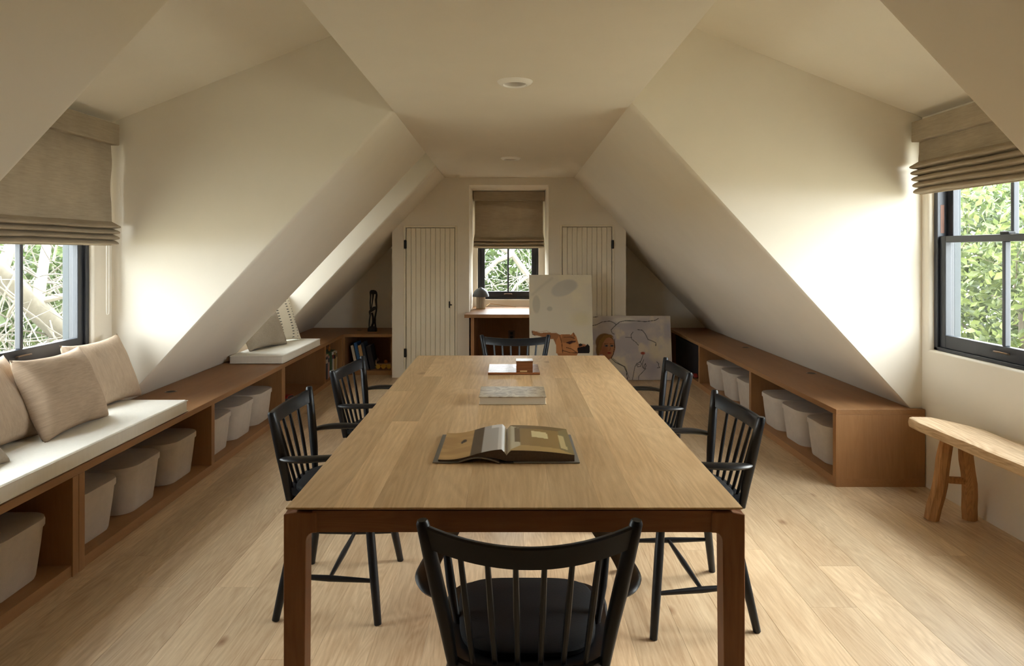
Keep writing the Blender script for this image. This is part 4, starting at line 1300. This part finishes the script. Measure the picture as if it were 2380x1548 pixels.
# leaning books in the alcove return
lean = [('c_cream', .03, .27, -1.715, 'white leaning book in the alcove shelf'), ('c_blue', .035, .30, -1.672, 'blue leaning book in the alcove shelf'), ('c_tan', .035, .27, -1.632, 'tan leaning book in the alcove shelf'),
        ('c_slate', .03, .30, -1.595, 'dark slate book leaning behind the tan one'), ('c_dark', .05, .26, -1.538, 'black leaning folder in the alcove shelf')]
for mat, w_, h_, x_, lab in lean:
    t = shelf_book(lab, mat, (x_ + .03, 7.53, .0485 + w_ / 2 * math.sin(.2)), w_, h_, .2, 'x', -.2)
    if mat == 'c_blue':
        mb = MB()                                   # its wire binding, one coil
        for k in range(16):
            mb.tube([(w_ / 2 - .004, 0, .012 + k * .0175), (w_ / 2 + .001, -.007, .014 + k * .0175), (w_ / 2 + .004, 0, .016 + k * .0175)], .0022, 5)
        mb.build('wire_binding', 'c_white', t, kind='stuff')
# toys
def giraffe(x, y, z, label, mat, sc=.58):
    t = thing('toy_giraffe', label, 'toy', (x, y, z))
    t.scale = (sc, sc, sc)
    mb = MB().ball((x, y, z + .055), .022, 10, 6, (.8, 1.4, .8)); mb.tube([(x, y + .02, z + .06), (x, y + .035, z + .11), (x, y + .04, z + .145)], [.010, .007, .007], 8); mb.ball((x, y + .048, z + .15), .011, 8, 5, (.8, 1.5, .8))
    mb.build('body', mat, t, smooth=True)
    for a in (-.009, .009):
        for c in (-.018, .018):
            MB().tube([(x + a, y + c, z + .05), (x + a, y + c, z)], .0045, 6).build('leg', mat, t)
    for a in (-.005, .005):
        MB().tube([(x + a, y + .042, z + .155), (x + a, y + .040, z + .172)], .002, 5).build('horn', 'c_dark', t)
giraffe(-1.90, 7.20, .305, 'orange toy giraffe standing on the shelf row of books', 'c_orange')
tag(MB().box(-2.02, -1.86, 7.09, 7.30, .2995, .3045).build('book', 'c_green', org=(-1.94, 7.2, .3), bev=.001), 'thin green board under the orange toy giraffe', 'board', 'books on the low shelves')
def toy_car(x, y, z, rz, mats, label, sc=1.0):
    t = thing('toy_car', label, 'toy car', (x, y, z), 'toys on the low shelves', local=True)
    t.rotation_euler = (0, 0, rz); t.scale = (sc, sc, sc)
    MB().prism([(-.06, .014), (.06, .014), (.062, .03), (.045, .038), (.03, .055), (-.03, .056), (-.045, .038), (-.062, .034)], -.024, .024, 'Y').build('body', mats[0], t, bev=.003)
    MB().prism([(-.037, .039), (.038, .039), (.027, .052), (-.026, .053)], -.0246, .0246, 'Y').build('window_band', 'c_dark', t)
    for a in (-.036, .036):
        for c in (-.024, .024):
            MB().tube([(a, c - .006, .014), (a, c + .006, .014)], .014, 12).build('wheel', mats[1], t)
toy_car(-2.11, 5.67, .0485, 1.57, ('c_slate', 'c_dark'), 'dark blue toy car at the back of the toy bay', 1.5)
toy_car(-1.91, 5.87, .0485, 1.3, ('c_red', 'c_dark'), 'red toy car beside the building-brick model in the toy bay', 1.3)
toy_car(-2.06, 5.88, .0485, 1.8, ('c_teal', 'c_dark'), 'teal toy car behind the red one in the toy bay', 1.3)
def brick_model(x, y, z, label):
    t = thing('toy_brick_model', label, 'toy', (x, y, z), 'toys on the low shelves')
    r = random.Random(4)
    for k in range(14):
        a, c = r.uniform(-.05, .05), r.uniform(-.08, .08); h_ = r.choice([0, 1, 2, 3])
        s_ = r.choice([.016, .024, .032])
        mb = MB().box(x + a - s_ / 2, x + a + s_ / 2, y + c - .012, y + c + .012, z + h_ * .016, z + h_ * .016 + .0155)
        mb.lathe([(.001, .0185), (.004, .0185), (.004, .015)], (x + a, y + c, z + h_ * .016), 8)
        mb.build('toy_brick', r.choice(['c_red', 'c_blue', 'c_dark', 'c_grey', 'c_orange', 'c_white', 'c_teal', 'c_dark']), t)
    MB().box(x - .07, x + .07, y - .1, y + .1, z - .006, z).build('base_plate', 'c_slate', t)
brick_model(-1.93, 5.66, .112, 'building-brick toy model on a dark crate in the toy bay')
t = thing('toy_crate', 'dark shallow crate under the building-brick model', 'crate', (-1.93, 5.66, .0485))
MB().box(-2.01, -1.85, 5.555, 5.765, .0487, .054).build('bottom', 'c_dark', t)
for (a, c, e, f) in ((-2.01, -2.004, 5.555, 5.765), (-1.856, -1.85, 5.555, 5.765), (-2.01, -1.85, 5.555, 5.561), (-2.01, -1.85, 5.759, 5.765)):
    MB().box(a, c, e, f, .0487, .1058).build('side', 'c_dark', t)
def wagon(x, y, z, label):
    t = thing('toy_wagon', label, 'toy', (x, y, z), 'toys on the low shelves')
    MB().box(x - .09, x + .09, y - .03, y + .03, z + .045, z + .055).build('deck', 'c_tan', t, bev=.002)
    for a in (-.06, .0, .06):
        for c in (-.035, .035):
            MB().tube([(x + a, y + c - .005, z + .026), (x + a, y + c + .005, z + .026)], .026, 14).build('wheel', 'c_yellow', t)
    for a in (-.085, .085):
        MB().box(x + a - .004, x + a + .004, y - .028, y + .028, z + .055, z + .095).build('rail', 'c_tan', t)
    MB().ball((x + .02, y, z + .075), .02, 10, 6).build('cargo', 'c_orange', t, smooth=True)
wagon(-1.40, 7.62, .0485, 'wooden toy wagon on the alcove shelf beside the closet wall')
t = thing('toy_doll', 'small red and cream toy figure on the alcove shelf', 'toy', (-1.50, 7.74, .0485), 'toys on the low shelves')
MB().lathe([(.001, 0.0), (.026, 0.0), (.022, .03), (.014, .055), (.001, .06)], (-1.50, 7.74, .0487), 12).build('body', 'c_red', t, smooth=True)
MB().ball((-1.50, 7.74, .125), .022, 10, 6).build('head', 'c_pinkish', t, smooth=True)
for s_ in (-1, 1):
    MB().tube([(-1.50 + s_ * .012, 7.74, .095), (-1.50 + s_ * .035, 7.73, .078)], [.008, .006], 6).build('arm', 'c_cream', t)
# black trunk in the far bay of the east bench
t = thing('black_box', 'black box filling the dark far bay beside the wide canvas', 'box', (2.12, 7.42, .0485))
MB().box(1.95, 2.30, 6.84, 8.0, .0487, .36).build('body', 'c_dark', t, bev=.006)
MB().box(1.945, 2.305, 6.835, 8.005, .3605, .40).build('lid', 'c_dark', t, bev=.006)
toy_car(1.915, 7.05, .0485, 1.57, ('c_red', 'c_dark'), 'red toy car in front of the black box', .8)

# ------------------------------------------------------------------ rustic bench
t = thing('rustic_bench', 'long weathered plank bench with splayed log legs under the hedge window', 'bench', (2.23, 2.9, 0))
mb = MB(); vs = []; fs = []
yy = np.linspace(3.60, 1.95, 44)
secs = 14
for i, y in enumerate(yy):
    e = min(1, (i + .6) / 6.5, (43 - i + .6) / 6.5)
    hw = .118 * (.45 + .55 * math.sin(e * PI / 2)) + .008 * (float(fbm(y * 5, 1, 3)) - .5)
    cx = 2.228 + .012 * math.sin(y * 3) - (1 - e) * .055
    for k in range(secs):
        a = 2 * PI * k / secs
        c, s_ = math.cos(a), math.sin(a)
        x_ = abs(c) ** .22 * (1 if c > 0 else -1); z_ = abs(s_) ** .35 * (1 if s_ > 0 else -1)
        jit = .010 * (float(fbm(y * 9, k * 1.3, 8)) - .5)
        vs.append((cx + x_ * hw + jit, y, .455 + z_ * (.025 + (.008 if z_ < 0 else 0) * e) + jit * .3 + .004 * math.sin(y * 4)))
for i in range(43):
    for k in range(secs):
        fs.append((i * secs + k, i * secs + (k + 1) % secs, (i + 1) * secs + (k + 1) % secs, (i + 1) * secs + k))
fs += [tuple(range(secs)), tuple(range(43 * secs, 44 * secs))]
mb.add(vs, fs).build('seat', 'rustic', t, smooth=True)
for (ya, yb) in ((3.40, 3.455), (2.14, 2.09)):
    for (xa, xb, lab) in ((2.185, 2.140, 'f'), (2.268, 2.335, 'b')):
        p = Vector((xa, ya, .445)); q = Vector((xb, yb if lab == 'f' else yb - .0, 0.002))
        pts = [p.lerp(q, f) + Vector((.004 * math.sin(9 * f + xa), .004 * math.cos(7 * f), 0)) for f in np.linspace(0, 1, 8)]
        pts[-1].z = 0.002
        MB().tube(pts, [.030, .032, .034, .033, .035, .036, .036, .035], 7).build('leg', 'rustic_leg', t)
    MB().tube([(2.15, ya + .025, .215), (2.30, ya + .025, .205)], [.017, .019], 6).build('stretcher', 'rustic_leg', t)

# ------------------------------------------------------------------ recessed ceiling lamps
for (x, y), lab in zip(LAMPS, ('white round recessed ceiling lamp above the table', 'white round recessed ceiling lamp nearer the gable window')):
    z = zc(y)
    t = thing('recessed_lamp', lab, 'ceiling lamp', (x, y, z), 'recessed ceiling lamps')
    MB().lathe([(.055, .004), (.056, -.012), (.060, -.017), (.070, -.016), (.082, -.009), (.089, -.001), (.089, .003)], (x, y, z), 40).build('trim_ring', 'white_trim', t, smooth=True)
    MB().lathe([(.0555, -.010), (.052, .02), (.046, .055), (.046, .058), (.001, .058)], (x, y, z), 32).build('reflector', 'reflector', t, smooth=True)
    MB().lathe([(.001, .030), (.02, .032), (.03, .040), (.03, .057)], (x, y, z), 20).build('bulb', 'white_trim', t, smooth=True)

# ------------------------------------------------------------------ outdoors
struct(MB().box(-60, 60, -40, 80, -3.4, -3.2).build('ground', 'grass'))
def leaves(name, mat, n, box, size, parent, seed, top_fn=None, clump=0.0):
    r = np.random.default_rng(seed)
    x = r.uniform(box[0], box[1], n); y = r.uniform(box[2], box[3], n); z = r.uniform(box[4], box[5], n)
    if clump:
        keep = fbm(x * 1.3 + y * 1.3, z * 1.8, seed, 3) > clump
        x, y, z = x[keep], y[keep], z[keep]
    n = len(x)
    P = np.stack([x, y, z], 1)
    a = r.normal(size=(n, 3)); a /= np.linalg.norm(a, axis=1)[:, None]
    b_ = r.normal(size=(n, 3)); b_ -= a * (a * b_).sum(1)[:, None]; b_ /= np.linalg.norm(b_, axis=1)[:, None]
    nn = np.cross(a, b_)
    s = size * r.uniform(.55, 1.25, n)[:, None]
    v = np.stack([P - a * s * .5, P - a * s * .05 + b_ * s * .24, P + a * s * .5 - nn * s * .1, P - a * s * .05 - b_ * s * .24, P + nn * s * .06], 1).reshape(-1, 3)
    base = PARENT_ORG[parent.name]
    v -= np.array(base)[None, :]
    i = np.arange(n)[:, None] * 5
    f = np.concatenate([i + np.array([[0, 1, 4]]), i + np.array([[1, 2, 4]]), i + np.array([[2, 3, 4]]), i + np.array([[3, 0, 4]])], 0)
    me = bpy.data.meshes.new(name)
    me.from_pydata(v.tolist(), [], f.tolist())
    me.materials.append(M[mat])
    o = bpy.data.objects.new(name, me); o.parent = parent; o['kind'] = 'stuff'; COL.objects.link(o)
    return o
def wander(r, p, d, n, step, wob, grav=0.0):
    pts = [Vector(p)]; d = Vector(d).normalized()
    for _ in range(n):
        d = (d + Vector((r.gauss(0, wob), r.gauss(0, wob), r.gauss(0, wob) - grav))).normalized()
        pts.append(pts[-1] + d * step)
    return pts
def twigs(name, mat, parent, seed, n, box, length, rad, dirs, wob=.22, steps=7):
    r = random.Random(seed); mb = MB()
    for _ in range(n):
        p = (r.uniform(box[0], box[1]), r.uniform(box[2], box[3]), r.uniform(box[4], box[5]))
        d = (r.gauss(0, dirs[0]), r.gauss(0, dirs[1]), r.gauss(0, dirs[2]))
        L_ = r.uniform(*length)
        R_ = r.uniform(*rad)
        pts = wander(r, p, d, steps, L_ / steps, wob)
        mb.tube(pts, [R_ * (1 - .75 * k / steps) for k in range(steps + 1)], 5)
    o = mb.build(name, mat, parent, kind='stuff')
    return o
# east hedge
t = thing('leafy_hedge', 'dense sunlit green hedge outside the window above the rustic bench', 'hedge', (5.4, 7.5, -3.2))
leaves('foliage', 'leaf_a', 15000, (4.75, 5.6, 4.2, 12.0, -1.0, 2.15), .115, t, 3, clump=.36)
leaves('foliage', 'leaf_b', 30000, (5.5, 7.2, 4.2, 13.5, -1.4, 2.45), .15, t, 4)
twigs('twigs', 'twig_b', t, 5, 130, (4.8, 5.8, 4.4, 11.5, -.8, 1.6), (.5, 1.1), (.005, .012), (.5, 1, .8))
MB().tube([(5.5, 7.2, -3.2), (5.55, 7.25, -1.5), (5.5, 7.3, .8)], [.12, .1, .05], 8).build('trunk', 'twig_b', t, smooth=True)
# west tree: pale leaning trunk with a mesh of twigs
t = thing('bare_tree', 'pale leaning trunk with tangled bare twigs outside the window seat', 'tree', (-4.3, 11.3, -3.2))
MB().tube([(-4.35, 11.4, -3.2), (-4.25, 8.2, -.7), (-4.22, 6.5, .54), (-4.2, 5.63, 1.16), (-4.3, 4.7, 1.9), (-4.5, 3.9, 2.7)], [.16, .12, .10, .095, .085, .05], 10).build('trunk', 'twig', t, smooth=True)
mb = MB()
for pts, r_ in (([(-4.22, 6.1, .85), (-4.5, 6.6, 1.25), (-4.7, 7.0, 1.7), (-4.8, 7.3, 2.2)], [.05, .045, .04, .02]), ([(-4.2, 5.63, 1.16), (-4.2, 5.8, 1.5), (-4.1, 6.3, 1.75), (-4.1, 6.6, 2.0)], [.05, .045, .035, .02]),
                ([(-4.2, 6.0, .9), (-3.9, 6.4, 1.0), (-3.9, 7.0, 1.3)], [.03, .025, .015]), ([(-4.22, 6.6, .5), (-4.0, 6.0, .55), (-3.9, 5.3, .4)], [.03, .022, .014]),
                ([(-4.2, 5.5, 1.2), (-4.4, 5.2, 1.0), (-4.6, 4.9, .7)], [.035, .03, .015])):
    P_ = [Vector(p) for p in pts]
    mb.tube(P_, r_, 8)
mb.build('branches', 'twig', t, smooth=True, kind='stuff')
twigs('twigs', 'twig', t, 11, 430, (-4.9, -3.9, 4.6, 8.6, -.5, 1.4), (.6, 1.4), (.005, .014), (.6, 1, .8), .2)
t = thing('leafy_shrub', 'green shrub behind the tangled bare twigs', 'shrub', (-5.8, 7, -3.2))
leaves('foliage', 'leaf_b', 34000, (-6.8, -5.2, 4.2, 12.5, -1.6, 1.62), .14, t, 13)
MB().tube([(-5.8, 7, -3.2), (-5.8, 7.1, -1.0), (-5.8, 7.2, .6)], [.1, .08, .04], 8).build('trunk', 'twig_b', t, smooth=True)
# north tree beyond the gable window
t = thing('bare_tree', 'pale arching branches outside the small gable window', 'tree', (.4, 11.3, -3.2))
mb = MB()
for pts, r_ in (([(.9, 11.3, -3.2), (.8, 11.3, -1.0), (.55, 11.2, .35), (.30, 11.1, .95), (.05, 11.0, 1.3), (-.3, 11.0, 1.5)], [.12, .09, .06, .055, .045, .03]),
                ([(.05, 11.0, 1.3), (-.2, 10.9, 1.2), (-.42, 10.9, .95), (-.55, 10.9, .5), (-.6, 10.9, .0)], [.045, .04, .036, .03, .02]),
                ([(.30, 11.1, .95), (.1, 10.9, .8), (-.05, 10.9, .55), (-.2, 10.8, .5)], [.03, .024, .02, .014]),
                ([(.05, 11.0, 1.3), (.0, 11, 1.7), (.1, 11, 2.2)], [.04, .03, .02])):
    mb.tube([Vector(p) for p in pts], r_, 8)
mb.build('trunk', 'twig', t, smooth=True)
twigs('twigs', 'twig', t, 21, 170, (-1.3, 1.3, 10.5, 11.6, 0.0, 1.35), (.4, 1.0), (.004, .012), (1, .5, .9), .25)
t = thing('leafy_shrub', 'green shrub behind the branches of the gable window', 'shrub', (0, 12.4, -3.2))
leaves('foliage', 'leaf_b', 26000, (-2.8, 2.8, 11.8, 13.4, -1.4, 1.62), .14, t, 23)
MB().tube([(0, 12.4, -3.2), (.05, 12.4, -1.0), (0, 12.4, .6)], [.1, .08, .04], 8).build('trunk', 'twig_b', t, smooth=True)
